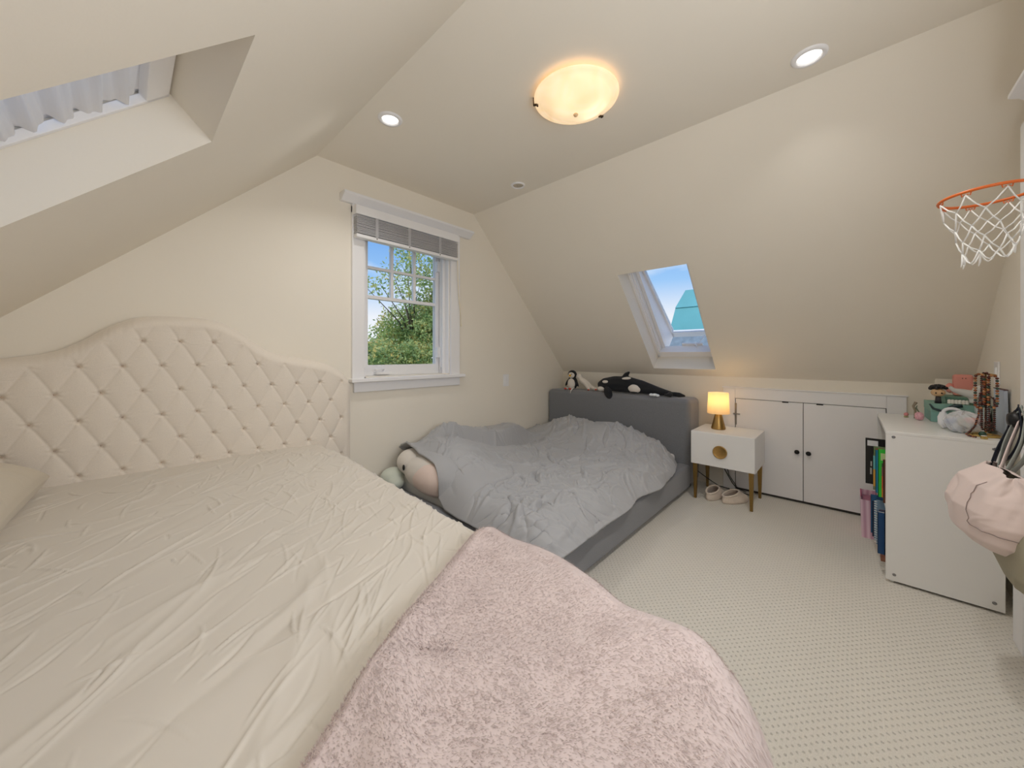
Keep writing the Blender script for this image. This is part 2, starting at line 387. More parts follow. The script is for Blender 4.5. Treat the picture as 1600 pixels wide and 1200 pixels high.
# jambs with stepped stops
j = MB().box(WX0, WX0+.012, YW, YW+.2, WZ0-.01, WZ1).box(WX1-.012, WX1, YW, YW+.2, WZ0-.01, WZ1).box(WX0, WX1, YW, YW+.2, WZ1-.012, WZ1)
j.box(WX1-.034, WX1-.012, YW+.05, YW+.066, WZ0, WZ1-.012).box(WX1-.028, WX1-.012, YW+.09, YW+.1, WZ0, WZ1-.012).box(WX0+.012, WX0+.034, YW+.05, YW+.066, WZ0, WZ1-.012)
j.build('jamb', white_vinyl, w1, bevel=.0015)
SY = YW+.155; GX = (1.255, 1.866); GZ = (1.08, 2.03)
s_ = MB(); s_.box(WX0+.014, GX[0], SY-.022, SY+.022, .996, 2.12).box(GX[1], WX1-.014, SY-.022, SY+.022, .996, 2.12)
s_.box(GX[0], GX[1], SY-.022, SY+.022, .996, GZ[0]).box(GX[0], GX[1], SY-.022, SY+.022, GZ[1], 2.12)
sash = s_.build('sash', white_vinyl, w1)
xs = [GX[0], 1.4585, 1.662, GX[1]]
MB().box(GX[0], GX[1], SY-.017, SY+.017, 1.585, 1.612).build('muntin', white_vinyl, sash, bevel=.003)
MB().box(GX[0], GX[1], SY-.015, SY+.015, 1.812, 1.834).build('muntin', white_vinyl, sash, bevel=.003)
for xx in xs[1:3]: MB().box(xx-.012, xx+.012, SY-.0155, SY+.0155, 1.6, GZ[1]).build('muntin', white_vinyl, sash, bevel=.003)
def pane(x0, x1, z0, z1): MB().box(x0, x1, SY-.002, SY+.002, z0, z1).build('pane', glass, sash)
for k in range(3):
    pane(xs[k], xs[k+1], 1.606, 1.82); pane(xs[k], xs[k+1], 1.828, GZ[1])
pane(GX[0], GX[1], GZ[0], 1.59)
h = MB().box(1.30, 1.42, YW+.085, YW+.135, 1.008, 1.03).tube([(1.36, YW+.10, 1.03), (1.365, YW+.09, 1.052), (1.33, YW+.075, 1.05), (1.29, YW+.07, 1.046)], .007, 8)
h.ell((1.288, YW+.07, 1.046), (.01, .01, .01)).build('crank_handle', white_vinyl, w1, bevel=.002)
for zz in (1.18, 1.93):
    MB().box(WX1-.05, WX1-.013, YW+.102, YW+.13, zz-.045, zz+.045).tube([(WX1-.03, YW+.10, zz-.04), (WX1-.03, YW+.10, zz+.04)], .006).build('hinge', white_vinyl, w1, bevel=.002)
MB().tube([(1.885, YW+.08, 1.05), (1.885, YW+.08, 2.05)], .005).tube([(1.885, YW+.08, 1.5), (1.875, YW+.07, 1.53), (1.885, YW+.08, 1.56)], .006).build('lock_bar', white_vinyl, w1)

# made-up window in the back gable wall, built around the added fill
w4 = sroot('added_window', (.55, YB, 1.0), 'unseen white window added in the back gable wall for the fill light')
MB().box(-.20, -.12, YB, YB+.02, .95, 2.09).box(1.22, 1.30, YB, YB+.02, .95, 2.09).box(-.12, 1.22, YB, YB+.02, 2.01, 2.09).box(-.24, 1.34, YB, YB+.05, .99, 1.03).build('casing', white_trim, w4, bevel=.003)
MB().box(-.12, -.07, YB-.10, YB-.06, 1.03, 2.01).box(1.17, 1.22, YB-.10, YB-.06, 1.03, 2.01).box(-.07, 1.17, YB-.10, YB-.06, 1.96, 2.01).box(-.07, 1.17, YB-.10, YB-.06, 1.03, 1.08).box(.53, .57, YB-.10, YB-.06, 1.08, 1.96).build('sash', white_vinyl, w4)

# blind
bl = thing('window_blind', 'white slatted blind pulled up tight under the crown of the casement window', 'blind', (1.51, YW-.03, 2.19))
MB().box(1.072, 1.952, YW-.082, YW-.024, 2.12, 2.182).build('valance', white_trim, bl, bevel=.004)
slatgrey = mat('blind_slat', rgb(205, 205, 207), .5)
zz = 2.108
for k in range(13):
    dz = .0092
    MB().box(1.078+random.uniform(0, .003), 1.946, YW-.080+random.uniform(-.003, .003), YW-.028, zz-.0042, zz).build('slat', slatgrey, bl, bevel=.0008, seg=1)
    zz -= dz
MB().box(1.078, 1.947, YW-.08, YW-.028, zz-.026, zz-.002).build('bottom_rail', white_trim, bl, bevel=.004)
for xx in (1.22, 1.48, 1.76):
    MB().box(xx-.011, xx+.011, YW-.0835, YW-.082, 1.985, 2.12).build('ladder_tape', mat('ladder_tape', rgb(176, 176, 179), .8), bl)
    MB().ell((xx, YW-.085, 1.975), (.004, .004, .004), 8, 6).build('cord_knob', bronze, bl)
MB().tube([(1.955, YW-.06, 2.12), (1.963, YW-.055, 1.9), (1.975, YW-.05, 1.7), (2.01, YW-.035, 1.5), (2.02, YW-.03, 1.43)], .0035, 6).ell((2.021, YW-.03, 1.42), (.006, .006, .014), 8, 6).build('pull_cord', mat('cord_cream', rgb(232, 222, 196), .8), bl)

# ------------------------------------------------------------------ SKYLIGHTS
def skylight(name, fn, O, lab, tilt, latch=True):
    """frame sits at the outer end of the shaft; sash is hinged at its top edge"""
    y0, y1, xa, xb = O                                   # xa top side (right slope) ; for the left slope the top is xb
    top, bot = (xa, xb) if fn is fr else (xb, xa)
    sg = 1 if bot > top else -1
    r = sroot(name, (0, 0, 0), lab)
    def slab(p0, p1, q0, q1, w0, w1, nm, m, par, bev=.002, tl=0., tl0=None):
        V = []
        for w in (w0, w1):
            for u in (p0, p1):
                for v in (q0, q1):
                    ww = w+(tl if (w == w1 or tl0 is None) else tl0)*abs(v-top)/abs(bot-top)
                    V.append(fn(u, v, ww))
        return MB().add(V, [(0, 1, 3, 2), (4, 6, 7, 5), (0, 4, 5, 1), (2, 3, 7, 6), (0, 2, 6, 4), (1, 5, 7, 3)]).build(nm, m, par, bevel=bev)
    a, b_ = TH-.01, TH+.075
    # fixed frame, stepped
    for (i, wd, wa, wb) in ((0, .026, TH-.02, TH+.07), (1, .014, TH+.0, TH+.085)):
        off = (0, .024)[i]
        slab(y0+off, y0+off+wd, top, bot, wa, wb, 'frame_side', white_vinyl, r)
        slab(y1-off-wd, y1-off, top, bot, wa, wb, 'frame_side', white_vinyl, r)
    slab(y0, y1, top, top+sg*.03, TH-.02, TH+.07, 'frame_head', white_vinyl, r)
    slab(y0, y1, bot-sg*.045, bot, TH-.02, TH+.07, 'frame_sill', white_vinyl, r)
    m0 = .04; w0, w1 = TH+.075, TH+.115
    fr_ = slab(y0+m0, y0+m0+.045, top+sg*.02, bot-sg*.0, w0-.03, w1, 'sash', white_vinyl, r, tl=tilt, tl0=0)
    slab(y1-m0-.03, y1-m0, top+sg*.02, bot, w0-.03, w1, 'rail', white_vinyl, fr_, tl=tilt, tl0=0); slab(y1-m0-.05, y1-m0-.03, top+sg*.02, bot, w0, w1, 'rail', white_vinyl, fr_, tl=tilt)
    slab(y0+m0, y1-m0, top+sg*.02, top+sg*.06, w0, w1, 'rail', white_vinyl, fr_, tl=tilt)
    slab(y0+m0, y1-m0, bot-sg*.05, bot, w0, w1, 'rail', white_vinyl, fr_, tl=tilt)
    slab(y0+m0+.05, y1-m0-.05, top+sg*.05, bot-sg*.05, w0+.015, w0+.019, 'pane', skyglass, fr_, bev=0, tl=tilt)
    if latch:
        ym = (y0+y1)/2-.03
        slab(ym-.10, ym+.08, bot-sg*.06, bot-sg*.03, TH+.07, TH+.09, 'operator_bar', white_vinyl, r)
        p = [fn(ym-.02, bot-sg*.05, TH+.08), fn(ym-.05, bot-sg*.06, TH+.06), fn(ym-.06, bot-sg*.055, TH+.035)]
        MB().tube(p, .006, 8).build('crank', white_vinyl, r)
        p = [fn(ym-.06, bot-sg*.05, TH+.085), fn(ym-.10, bot-sg*.03, TH+.09+tilt*.97)]
        MB().tube(p, .006, 8).build('stay_arm', white_vinyl, r)
        p = [Vector(fn(y0+.33, top+sg*.04, TH+.06))+Vector((0, .012*math.cos(a_), .012*math.sin(a_)-.01)) for a_ in np.linspace(0, 2*PI, 13)[:-1]]
        MB().tube(p, .0025, 6, closed=True).build('pull_ring', chrome, r)
    return r
skylight('window_2', fr, RO, 'open roof window in the right slope with blue sky behind it', .20)
skylight('window_3', flf, LO, 'roof window in the left slope, covered by a pleated cloth', 0., latch=False)
# cloth over the left skylight
ps = np.linspace(0, 1, 160); pt = np.linspace(0, 1, 24)
S_, T_ = np.meshgrid(ps, pt)
V_ = LO[3]-.048-S_*(LO[3]-LO[2]-.09)
edge = .018+.012*np.sin(S_*31)+.008*np.sin(S_*77+1)
U_ = LO[0]+.03+(LO[1]-LO[0]-.03-edge)*T_
W_ = TH-.035+.009*np.sin(S_*88+1.2*np.sin(T_*3+S_*9))+.005*np.sin(S_*190)+.01*(T_-1)*0
Pc = np.stack([V_-nl.x*0+np.full_like(V_, 0)+nl.x*W_, U_, ZC-KL*(XL-V_)+nl.z*W_], -1)
sh = thing('skylight_shade', 'white gathered cloth stretched across the left roof window', 'shade', (-.2, 1.17, 1.6))
grid('shade_cloth', Pc, shade_m, sh)
V = []
for w in (TH-.05, TH-.025):
    for u in (LO[0]+.004, LO[1]-.004):
        for v in (LO[3]-.052, LO[3]-.005): V.append(flf(u, v, w))
MB().add(V, [(0, 1, 3, 2), (4, 6, 7, 5), (0, 4, 5, 1), (2, 3, 7, 6), (0, 2, 6, 4), (1, 5, 7, 3)]).build('shade_board', white_vinyl, sh, bevel=.003)
V = []
for w in (TH-.05, TH-.028):
    for u in (LO[1]-.016, LO[1]-.001):
        for v in (LO[2]+.01, LO[3]-.005): V.append(flf(u, v, w))
MB().add(V, [(0, 1, 3, 2), (4, 6, 7, 5), (0, 4, 5, 1), (2, 3, 7, 6), (0, 2, 6, 4), (1, 5, 7, 3)]).build('shade_rail', white_vinyl, sh, bevel=.002)

# ------------------------------------------------------------------ CLOSET DOORS in the knee wall
d1 = sroot('door_1', (XK, .27, 0), 'pair of low white closet doors in the knee wall')
XF = XK-.02
fr1 = MB().box(XF, XK, .728, .818, 0, .873).box(XF, XK, -.277, -.182, 0, .873).box(XF, XK, -.182, .728, .786, .873).build('door_frame', white_trim, d1, bevel=.003)
MB().box(XF-.006, XK, -.285, .826, .873, .882).build('cap', white_trim, fr1, bevel=.002)
MB().box(XK-.002, XK+.001, -.182, .728, 0, .786).build('gap_shade_sheet', mat('gap_shade', rgb(70, 68, 66), .8), d1)  # dark sheet behind the leaves, painted shade for the gaps around them
for (ya, yb, yk) in ((.270, .722, .305), (-.178, .266, .235)):
    lf = MB().box(XK-.022, XK-.003, ya, yb, .022, .782).build('door_leaf', white_trim, d1, bevel=.002)
    MB().lathe([(.006, 0), (.006, .014), (.014, .018), (.017, .026), (.013, .034), (.004, .037)], (XK-.022, yk, .402), 16, Ry(-PI/2)).build('knob', black, lf, smooth=True)
MB().box(XK-.026, XK-.021, .715, .727, .20, .45).box(XK-.027, XK-.021, .714, .728, .56, .745).box(XK-.031, XK-.021, .69, .735, .648, .656).ell((XK-.03, .735, .652), (.006, .006, .008), 8, 6).build('latch_strap', chrome, d1, bevel=.001)
MB().box(XK-.024, XK-.02, .36, .40, .776, .785).box(XK-.024, XK-.02, .15, .19, .776, .785).build('catch', black, d1)

# ------------------------------------------------------------------ WHITE DOOR on the far right (back wall)
d2 = sroot('door_2', (1.9, YB, 0), 'white panelled room door in its casing, right edge')
MB().box(2.33, 2.445, YB, -.505, .26, 2.06).box(2.35, 2.43, -.51, -.492, .26, 2.06).build('casing', white_trim, d2, bevel=.004)
MB().box(2.325, 2.46, YB, -.487, 0, .26).box(2.335, 2.45, -.49, -.478, .0, .245).build('plinth_block', white_trim, d2, bevel=.006)
MB().box(1.35, 2.46, YB, -.50, 2.0, 2.08).build('head_casing', white_trim, d2, bevel=.004)
c_ = MB(); c_.prism([(YB, 2.125), (-.43, 2.125), (-.43, 2.11), (-.455, 2.10), (-.47, 2.085), (-.49, 2.08), (YB, 2.08)], 1.0, 'X', 1.26); c_.build('crown', white_trim, d2, bevel=.002)
MB().box(1.5, 2.325, -.545, -.515, .012, 1.995).build('door_leaf', white_trim, d2, bevel=.003)
for (za, zb) in ((.2, .85), (1.0, 1.85)):
    for (xa, xb) in ((1.6, 1.87), (1.95, 2.22)):
        MB().box(xa, xb, -.517, -.509, za, zb).build('door_panel', white_trim, d2, bevel=.005)
hk = MB().lathe([(.03, 0), (.03, .01), (.011, .014), (.011, .05), (.026, .058), (.03, .075), (.02, .09), (.004, .092)], (2.235, -.515, .915), 24, Rx(-PI/2)).build('door_handle', black, d2, smooth=True)
tag(hk, 'black door knob')

# ------------------------------------------------------------------ switch plates
def plate(nm, lab, boxes, par_loc):
    t_ = thing(nm, lab, 'switch', par_loc)
    for (nmx, bx, bv) in boxes: MB().box(*bx).build(nmx, white_vinyl, t_, bevel=bv)
    return t_
plate('wall_outlet', 'white outlet plate on the gable wall right of the casement window', [('cover_plate', (2.577, 2.655, YW-.006, YW, .845, .965), .003), ('rocker', (2.600, 2.633, YW-.010, YW-.004, .872, .938), .002)], (2.615, YW, .905))
plate('light_switch', 'white light switch plate above the white bookshelf by the door', [('cover_plate', (3.06, 3.14, YB, YB+.007, 1.0, 1.12), .003), ('rocker', (3.085, 3.115, YB+.005, YB+.011, 1.03, 1.09), .002)], (3.1, YB, 1.06))

# ------------------------------------------------------------------ LIGHT FIXTURES
lens_m = mat('lit_lens', (1, 1, 1, 1), .5, emit=((1, .97, .92, 1), 3.0))
def area(parent, r, W, z, col=(1, .975, .94)):
    d = bpy.data.lights.new('downlight_lamp', 'AREA'); d.shape = 'DISK'; d.size = 2*r; d.energy = W; d.color = col; d.spread = math.radians(128)
    q = bpy.data.objects.new('lamp', d); COL.objects.link(q); q.parent = parent; q.location = (0, 0, z); return q
def downlight(x, y, lab, on=True):
    t_ = thing('recessed_downlight', lab, 'light', (x, y, ZC), None)
    MB().lathe([(.042, -.002), (.046, -.009), (.058, -.008), (.064, -.003), (.065, 0.001)], (x, y, ZC), 40, caps=False).lathe([(.042, -.001), (.040, .0)], (x, y, ZC), 40, caps=False).build('trim_ring', white_trim, t_, smooth=True)
    if on:
        MB().lathe([(.001, -.0015), (.041, -.0015)], (x, y, ZC), 40, caps=False).build('lens', lens_m, t_)
        area(t_, .041, DOWNLIGHT_W, -.004)
    return t_
downlight(.996, 1.846, 'lit recessed downlight in the flat ceiling nearest the casement window')
downlight(2.028, .131, 'lit recessed downlight on the flat ceiling, upper right beyond the glass bowl lamp')
downlight(1.0, .13, 'lit recessed downlight overhead near the cream bed foot')
t_ = thing('recessed_fixture', 'small unlit round recessed fixture on the ceiling nearest the right slope crease', 'light', (2.047, 1.85, ZC))
MB().lathe([(.037, -.002), (.042, -.009), (.052, -.007), (.056, 0.001)], (2.047, 1.85, ZC), 32, caps=False).build('trim_ring', white_trim, t_, smooth=True)
MB().lathe([(.001, -.001), (.015, -.006), (.022, -.003), (.037, -.003)], (2.047, 1.85, ZC), 32, caps=False).build('lamp_face', mat('grey_reflector', rgb(190, 184, 172), .35, .6, noise=(260, .5)), t_, smooth=True)
# alabaster bowl
bx_, by_ = 1.52, .99
t_ = thing('flush_ceiling_lamp', 'round amber alabaster glass bowl lamp held to the ceiling by bronze clips', 'lamp', (bx_, by_, ZC))
bowl_m = bpy.data.materials.new('alabaster_glass'); bowl_m.use_nodes = True
t = bowl_m.node_tree; b = t.nodes['Principled BSDF']; b.inputs['Base Color'].default_value = rgb(246, 222, 180); b.inputs['Roughness'].default_value = .25
tcn = t.nodes.new('ShaderNodeTexCoord'); nn = t.nodes.new('ShaderNodeTexNoise'); nn.inputs['Scale'].default_value = 6; nn.inputs['Distortion'].default_value = 2.; t.links.new(tcn.outputs['Object'], nn.inputs['Vector'])
# hot spots where the two bulbs sit behind the glass
def bulb_spot(px, py, rad):
    v = t.nodes.new('ShaderNodeVectorMath'); v.operation = 'DISTANCE'; t.links.new(tcn.outputs['Object'], v.inputs[0]); v.inputs[1].default_value = (px, py, -.06)
    q = t.nodes.new('ShaderNodeMapRange'); q.interpolation_type = 'SMOOTHERSTEP'; q.inputs['From Min'].default_value = 0; q.inputs['From Max'].default_value = rad; q.inputs['To Min'].default_value = 1; q.inputs['To Max'].default_value = 0
    t.links.new(v.outputs['Value'], q.inputs['Value']); return q.outputs[0]
rc = t.nodes.new('ShaderNodeValToRGB'); rc.color_ramp.elements[0].color = rgb(240, 204, 156); rc.color_ramp.elements[1].color = rgb(253, 226, 190); rc.color_ramp.elements[0].position = .3; rc.color_ramp.elements[1].position = .7
t.links.new(nn.outputs[0], rc.inputs[0]); t.links.new(rc.outputs[0], b.inputs['Emission Color'])
s1 = bulb_spot(.075, -.05, .12); s2 = bulb_spot(-.06, .02, .13)
a1 = t.nodes.new('ShaderNodeMath'); a1.operation = 'MULTIPLY_ADD'; a1.inputs[1].default_value = .6; a1.inputs[2].default_value = BOWL_EMIT*.72; t.links.new(s1, a1.inputs[0])
a2 = t.nodes.new('ShaderNodeMath'); a2.operation = 'MULTIPLY_ADD'; a2.inputs[1].default_value = .2; t.links.new(s2, a2.inputs[0]); t.links.new(a1.outputs[0], a2.inputs[2])
t.links.new(a2.outputs[0], b.inputs['Emission Strength'])
MB().lathe([(.001, -.105), (.05, -.101), (.10, -.086), (.14, -.062), (.166, -.045), (.171, -.039), (.190, -.034), (.204, -.030), (.206, -.026), (.20, -.022), (.165, -.03)], (bx_, by_, ZC), 64, caps=False).build('glass_bowl', bowl_m, t_, smooth=True)
MB().lathe([(.12, -.03), (.12, .001)], (bx_, by_, ZC), 32).build('ceiling_plate', white_trim, t_)
MB().lathe([(.002, -.122), (.009, -.117), (.012, -.11), (.006, -.103)], (bx_, by_, ZC), 16).build('finial', mat('peach_finial', rgb(224, 190, 146), .4), t_, smooth=True)
for a_ in (math.radians(122), math.radians(-8)):
    mt = Matrix.Translation((bx_, by_, ZC)) @ Rz(a_)
    k_ = MB().box(.192, .212, -.007, .007, -.038, -.033, mt).box(.207, .212, -.007, .007, -.038, -.001, mt).box(.186, .194, -.007, .007, -.043, -.036, mt)
    k_.build('clip', bronze, t_, bevel=.001)

# ------------------------------------------------------------------ CREAM BED
bed = thing('upholstered_bed', 'large bed with a cream button-tufted arched headboard beneath the gable wall', 'bed', (.19, 1.3, 0))
XC = .192; YF = 2.415                         # centre of the headboard, front of its padding
HP = [(0, 1.347), (.10, 1.343), (.165, 1.329), (.24, 1.286), (.312, 1.223), (.37, 1.182), (.42, 1.159), (.536, 1.137), (.65, 1.112), (.72, 1.088), (.775, 1.055), (.812, 1.02), (.835, .975), (.845, .92)]
hx = np.array([p[0] for p in HP]); hz = np.array([p[1] for p in HP])
def ztop(d): 
    d = np.abs(d); v = 0
    for k, w in ((-.02, .25), (0, .5), (.02, .25)): v = v+w*np.interp(np.abs(d+k*(d < .78)), hx, hz)
    return v
bp, bq = .1285, .1168
def headpts(nx, nz):
    th = np.linspace(-1, 1, nx); dx = .845*np.sign(th)*(1-(1-np.abs(th))**1.25)
    DX, TT = np.meshgrid(dx, np.linspace(0, 1, nz)); Z0 = .30
    TT = 1-(1-TT)**1.35
    ZT = ztop(DX); Z = Z0+(ZT-Z0)*TT
    # distance to the outline
    sl = np.gradient(ztop(dx), dx); sl = np.clip(sl, -3, 3); cosn = 1/np.sqrt(1+sl**2)
    D = np.minimum((ZT-Z)*cosn[None, :], .845-np.abs(DX))
    a = (DX+XC-.251)/bp+(Z-.637)/(2*bq); b_ = (DX+XC-.251)/bp-(Z-.637)/(2*bq)
    sa = np.abs(np.sin(PI*a)); sb = np.abs(np.sin(PI*b_))
    mask = sstep(.035, .085, D)
    puff = (np.minimum(sa, sb)**.55)*.5+(sa*sb)**.5*.5
    da = a-np.round(a); db = b_-np.round(b_)
    rr = np.sqrt(((da+db)*bp*.5)**2+((da-db)*bq)**2)
    dimple = np.exp(-(rr/.0085)**2)
    edgeR = .055; q = np.clip(D/edgeR, 0, 1)
    y = .085*(np.sqrt(np.clip(1-(1-q)**2, 0, 1)))
    pleat = (1-mask)*.5*(np.abs(np.sin(PI*(DX+XC-.251)/bp)))**.5*.004*sstep(.0, .03, D)
    fold = creases(DX*0+np.linspace(0, 1.69, nx)[None, :], np.linspace(0, 1.05, nz)[:, None]+DX*0, 420, 5, 0, .25, (.03, .09), (.0015, .003), .0008)
    y = y+mask*(.0095*puff-.020*dimple-.006+.0011*np.cos(7*np.arctan2((da-db)*bq, (da+db)*bp*.5+1e-6))*np.exp(-((rr-.016)/.011)**2))+pleat+fold*mask
    return np.stack([DX+XC, YF+.07-y, Z], -1)
hb = grid('headboard', headpts(560, 440), linen, bed)
# back and rim of the headboard
loop = [(XC+d, float(ztop(np.array([d]))[0])) for d in np.linspace(-.845, .845, 90)]
MB().prism([(XC-.845, .10)]+loop+[(XC+.845, .10)], .042, 'Y', YF+.066).build('headboard_back', linen, hb)
button_me = None
for r_ in range(0, 6):
    for k in range(-14, 14):
        x = .251+(k+(r_ % 2)*.5)*bp; z = .637+r_*bq; d = abs(x-XC)
        if d > .80: continue
        zt = float(ztop(np.array([d]))[0])
        if zt-z < .062 or .845-d < .05 or (r_ == 4 and d > .34) or (r_ == 5 and d > .2): continue
        if button_me is None:
            o = MB().ell((0, 0, 0), (.0048, .003, .0048), 10, 6).build('button', mat('button_linen', rgb(196, 180, 164), .9), None, smooth=True); button_me = o.data; bpy.data.objects.remove(o)
        o = bpy.data.objects.new('button', button_me); COL.objects.link(o); o.parent = hb; o.location = Vector((x, YF+.0065, z))-org(bed)
MB().box(-.44, .70, .24, 2.39, .10, .30).build('bed_base', linen, bed, bevel=.02)
MB().box(-.43, .69, .26, 2.385, .30, .50).build('mattress', mattress_m, bed, bevel=.04, seg=4)
for (x, y) in ((-.38, .24), (.74, .24), (-.38, 2.3), (.74, 2.3)): MB().box(x-.03, x+.03, y-.03, y+.03, 0, .10).build('leg', black, bed)

BX0, BX1, BY0 = -.45, .785, .17; RD = .06
def bedz(X, Y):
    z = .538+.07*sstep(.5, 2.3, Y)+.006*waves(X, Y, 3, 5)
    z = z-.012*sstep(2.1, 2.4, Y)*sstep(.5, .8, X)
    return z
def drape(S, T, lift, flare=0., R=RD, pinch=.85):
    cx_ = np.clip(S, BX0, BX1); cy_ = np.maximum(T, BY0)
    ex = S-cx_; ey = T-cy_; Ln = np.sqrt(ex**2+ey**2)+1e-9; ux, uy = ex/Ln, ey/Ln
    R2 = R+lift; arc = R2*PI/2
    ang = np.clip(Ln/R2, 0, PI/2); rest = np.maximum(Ln-arc, 0)
    out = R2*np.sin(ang)+rest*flare; drop = R2*(1-np.cos(ang))+rest*math.sqrt(max(0, 1-flare*flare))
    side = ang/(PI/2)
    nrm = np.stack([ux*np.sin(ang), uy*np.sin(ang), np.cos(ang)], -1)
    P = np.stack([cx_+ux*out, cy_+uy*out, bedz(cx_, cy_)+lift-drop], -1)
    side = sstep(BX1-.35, BX1, S); P[..., 0] -= side*pinch*(.040*sstep(.60, .22, T)+.085*sstep(.34, .02, T))
    return P, nrm, Ln
s = np.arange(BX0-.30, BX1+.33, .0037); tt = np.arange(BY0-.30, 2.408, .0037)
S_, T_ = np.meshgrid(s, tt)
def reg(a, b_): return .35+.65*float(sstep(-.1, .5, a))*(1-.3*float(sstep(1.8, 2.3, b_)))
Hc = creases(S_, T_, 900, 11, math.radians(40), .32, (.06, .30), (.0018, .0040), .0050, reg, .07)
Hc += creases(S_, T_, 520, 12, math.radians(75), .5, (.04, .18), (.0016, .0034), .0050, reg, .10)
Hc += creases(S_, T_, 800, 15, math.radians(20), 1.2, (.03, .10), (.0015, .0028), .0032, lambda a, b_: float(sstep(.25, .6, a))*float(sstep(1.0, 1.5, b_))+.2, .12)
Hc += creases(S_, T_, 46, 13, math.radians(38), .25, (.3, .8), (.012, .03), .004, None, .2)
Hc = Hc+.002*waves(S_, T_, 9, 22)
P, Nn, Ln = drape(S_, T_, .006)
P = P+Nn*(Hc*1.3)[..., None]
P[..., 1] = np.minimum(P[..., 1], 2.412)
cover = grid('bed_cover', P, bedcloth); tag(cover, 'wrinkled cream cotton cover spread over the tufted bed', 'bedding')

# pillow at the left of the cream bed
def pillow(name, c, half, rot, m, lab, cat, seed, puff=1., parent=None, amp=.004):
    nu = 150; u = np.linspace(-1, 1, nu); U, V2 = np.meshgrid(u, u)
    def side(sg):
        e_ = np.clip((1-np.abs(U)**2.6)*(1-np.abs(V2)**2.6), 0, 1)**.42
        x_ = half[0]*U*(1-.08*(1-np.abs(V2)**2)*0+.0)*(1-.05*np.cos(V2*PI/2)); y_ = half[1]*V2*(1-.05*np.cos(U*PI/2))
        z_ = sg*half[2]*e_*puff
        H_ = creases(U*half[0], V2*half[1], 90, seed, .9, .5, (.08, .3), (.004, .012), amp, None, .3)
        z_ = z_+sg*(H_+.003*waves(U, V2, seed, 6))*e_
        return np.stack([x_, y_, z_], -1)
    A = side(1).reshape(-1, 3); B = side(-1).reshape(-1, 3); k = nu*nu
    idx = np.arange(k).reshape(nu, nu)
    Q1 = np.stack([idx[:-1, :-1], idx[:-1, 1:], idx[1:, 1:], idx[1:, :-1]], -1).reshape(-1, 4); Q2 = Q1[:, ::-1]+k
    Vv = np.concatenate([A, B]); R_ = np.array(rot.to_3x3()); Vv = Vv@R_.T+np.array(c)
    o_ = fastmesh(name, Vv, np.concatenate([Q1, Q2]), m, parent); return tag(o_, lab, cat)
pw = pillow('pillow', (-.455, 1.93, .70), (.235, .40, .12), Rz(-.05) @ Ry(math.radians(7)), pillowcloth, 'beige pillow lying on the cream bed at the left edge of the photo', 'pillow', 3, amp=.007)

# pink fur blanket
def bl_edge(S):      # far edge of the blanket on the bed top, as t(s)
    return np.interp(S, [-.4, .0, .2, .42, .60, .76, .84, 1.2], [.30, .45, .58, .715, .80, .875, .895, .86])
def blank_pt(S, q):
    """q 0..1 from the far edge down to the foot hem"""
    t1 = bl_edge(S); t0 = BY0-.42; T = t1+(t0-t1)*q
    lift = .030+.022*waves(S, T, 21, 6)+.012*np.exp(-((S-.72)/.12)**2)+.016*np.exp(-(((S-.18)*.85-(T-.35)*.5)/.05)**2)+.014*np.exp(-(((S-.58)*.6+(T-.40)*.8)/.05)**2)
    edge_soft = np.sqrt(np.clip(q/.03, 0, 1))
    P, Nn, Ln = drape(S, T, .024, .06, RD, 1.1); side = sstep(BX1-.3, BX1, S); P[..., 0] += side*(.016*np.exp(-((T-.23)/.06)**2)-.026*np.exp(-((T-.38)/.07)**2))
    hang = np.clip(Ln/.2, 0, 1)
    fold = .022*np.sin(T*17+1.2+2*S)*hang*(S > BX1-.05)+.02*np.sin(S*15)*hang*(T < BY0)
    P = P+Nn*((lift-.02)*edge_soft+fold+.014*(1-np.clip(q/.1, 0, 1))*edge_soft)[..., None]
    return P, Nn, T
ss = np.linspace(-.62, BX1+.46, 260); qq = np.concatenate([np.linspace(0, .06, 16), np.linspace(.066, 1, 200)])
S_, Q_ = np.meshgrid(ss, qq); P, Nn, T_ = blank_pt(S_, Q_)
fb = thing('fur_blanket', 'pale pink faux-fur blanket thrown over the foot of the cream bed', 'blanket', (.5, .4, .55))
grid('blanket_cloth', P, furbase, fb, thick=.012)
nb = 340000
Sf = RNG.uniform(-.60, BX1+.45, nb); Qf = RNG.uniform(0.0, 1, nb)**1.15
edge_n = 9000; Qf[:edge_n] = RNG.uniform(0, .006, edge_n)
P0, N0, T0 = blank_pt(Sf, Qf); P1, _, _ = blank_pt(Sf+.004, Qf); P2, _, _ = blank_pt(Sf, np.minimum(Qf+.004, 1))
nrmf = np.cross(P2-P0, P1-P0); nrmf /= np.linalg.norm(nrmf, axis=1)[:, None]+1e-9
nrmf *= np.sign(np.sum(nrmf*N0, 1))[:, None]+(np.sum(nrmf*N0, 1) == 0)[:, None]
ds_ = (P1-P0); ds_ /= np.linalg.norm(ds_, axis=1)[:, None]+1e-9; dt_ = (P2-P0); dt_ /= np.linalg.norm(dt_, axis=1)[:, None]+1e-9
fa = .8*waves(Sf, T0, 31, 6)+.25*waves(Sf, T0, 32, 30)
flow = dt_*np.cos(fa)[:, None]*.8+ds_*np.sin(fa)[:, None]
flow[:edge_n] = -dt_[:edge_n]*.5
ln_ = RNG.uniform(.012, .022, nb)[:, None]; jit = RNG.normal(0, .11, (nb, 3))
gi = np.floor(Sf/.009).astype(int)+400; gj = np.floor((T0+1)/.018).astype(int); jS = RNG.uniform(0, 1, (900, 400)); jT = RNG.uniform(0, 1, (900, 400))
best = np.full(nb, 1e9); cS = Sf.copy(); cT = T0.copy()
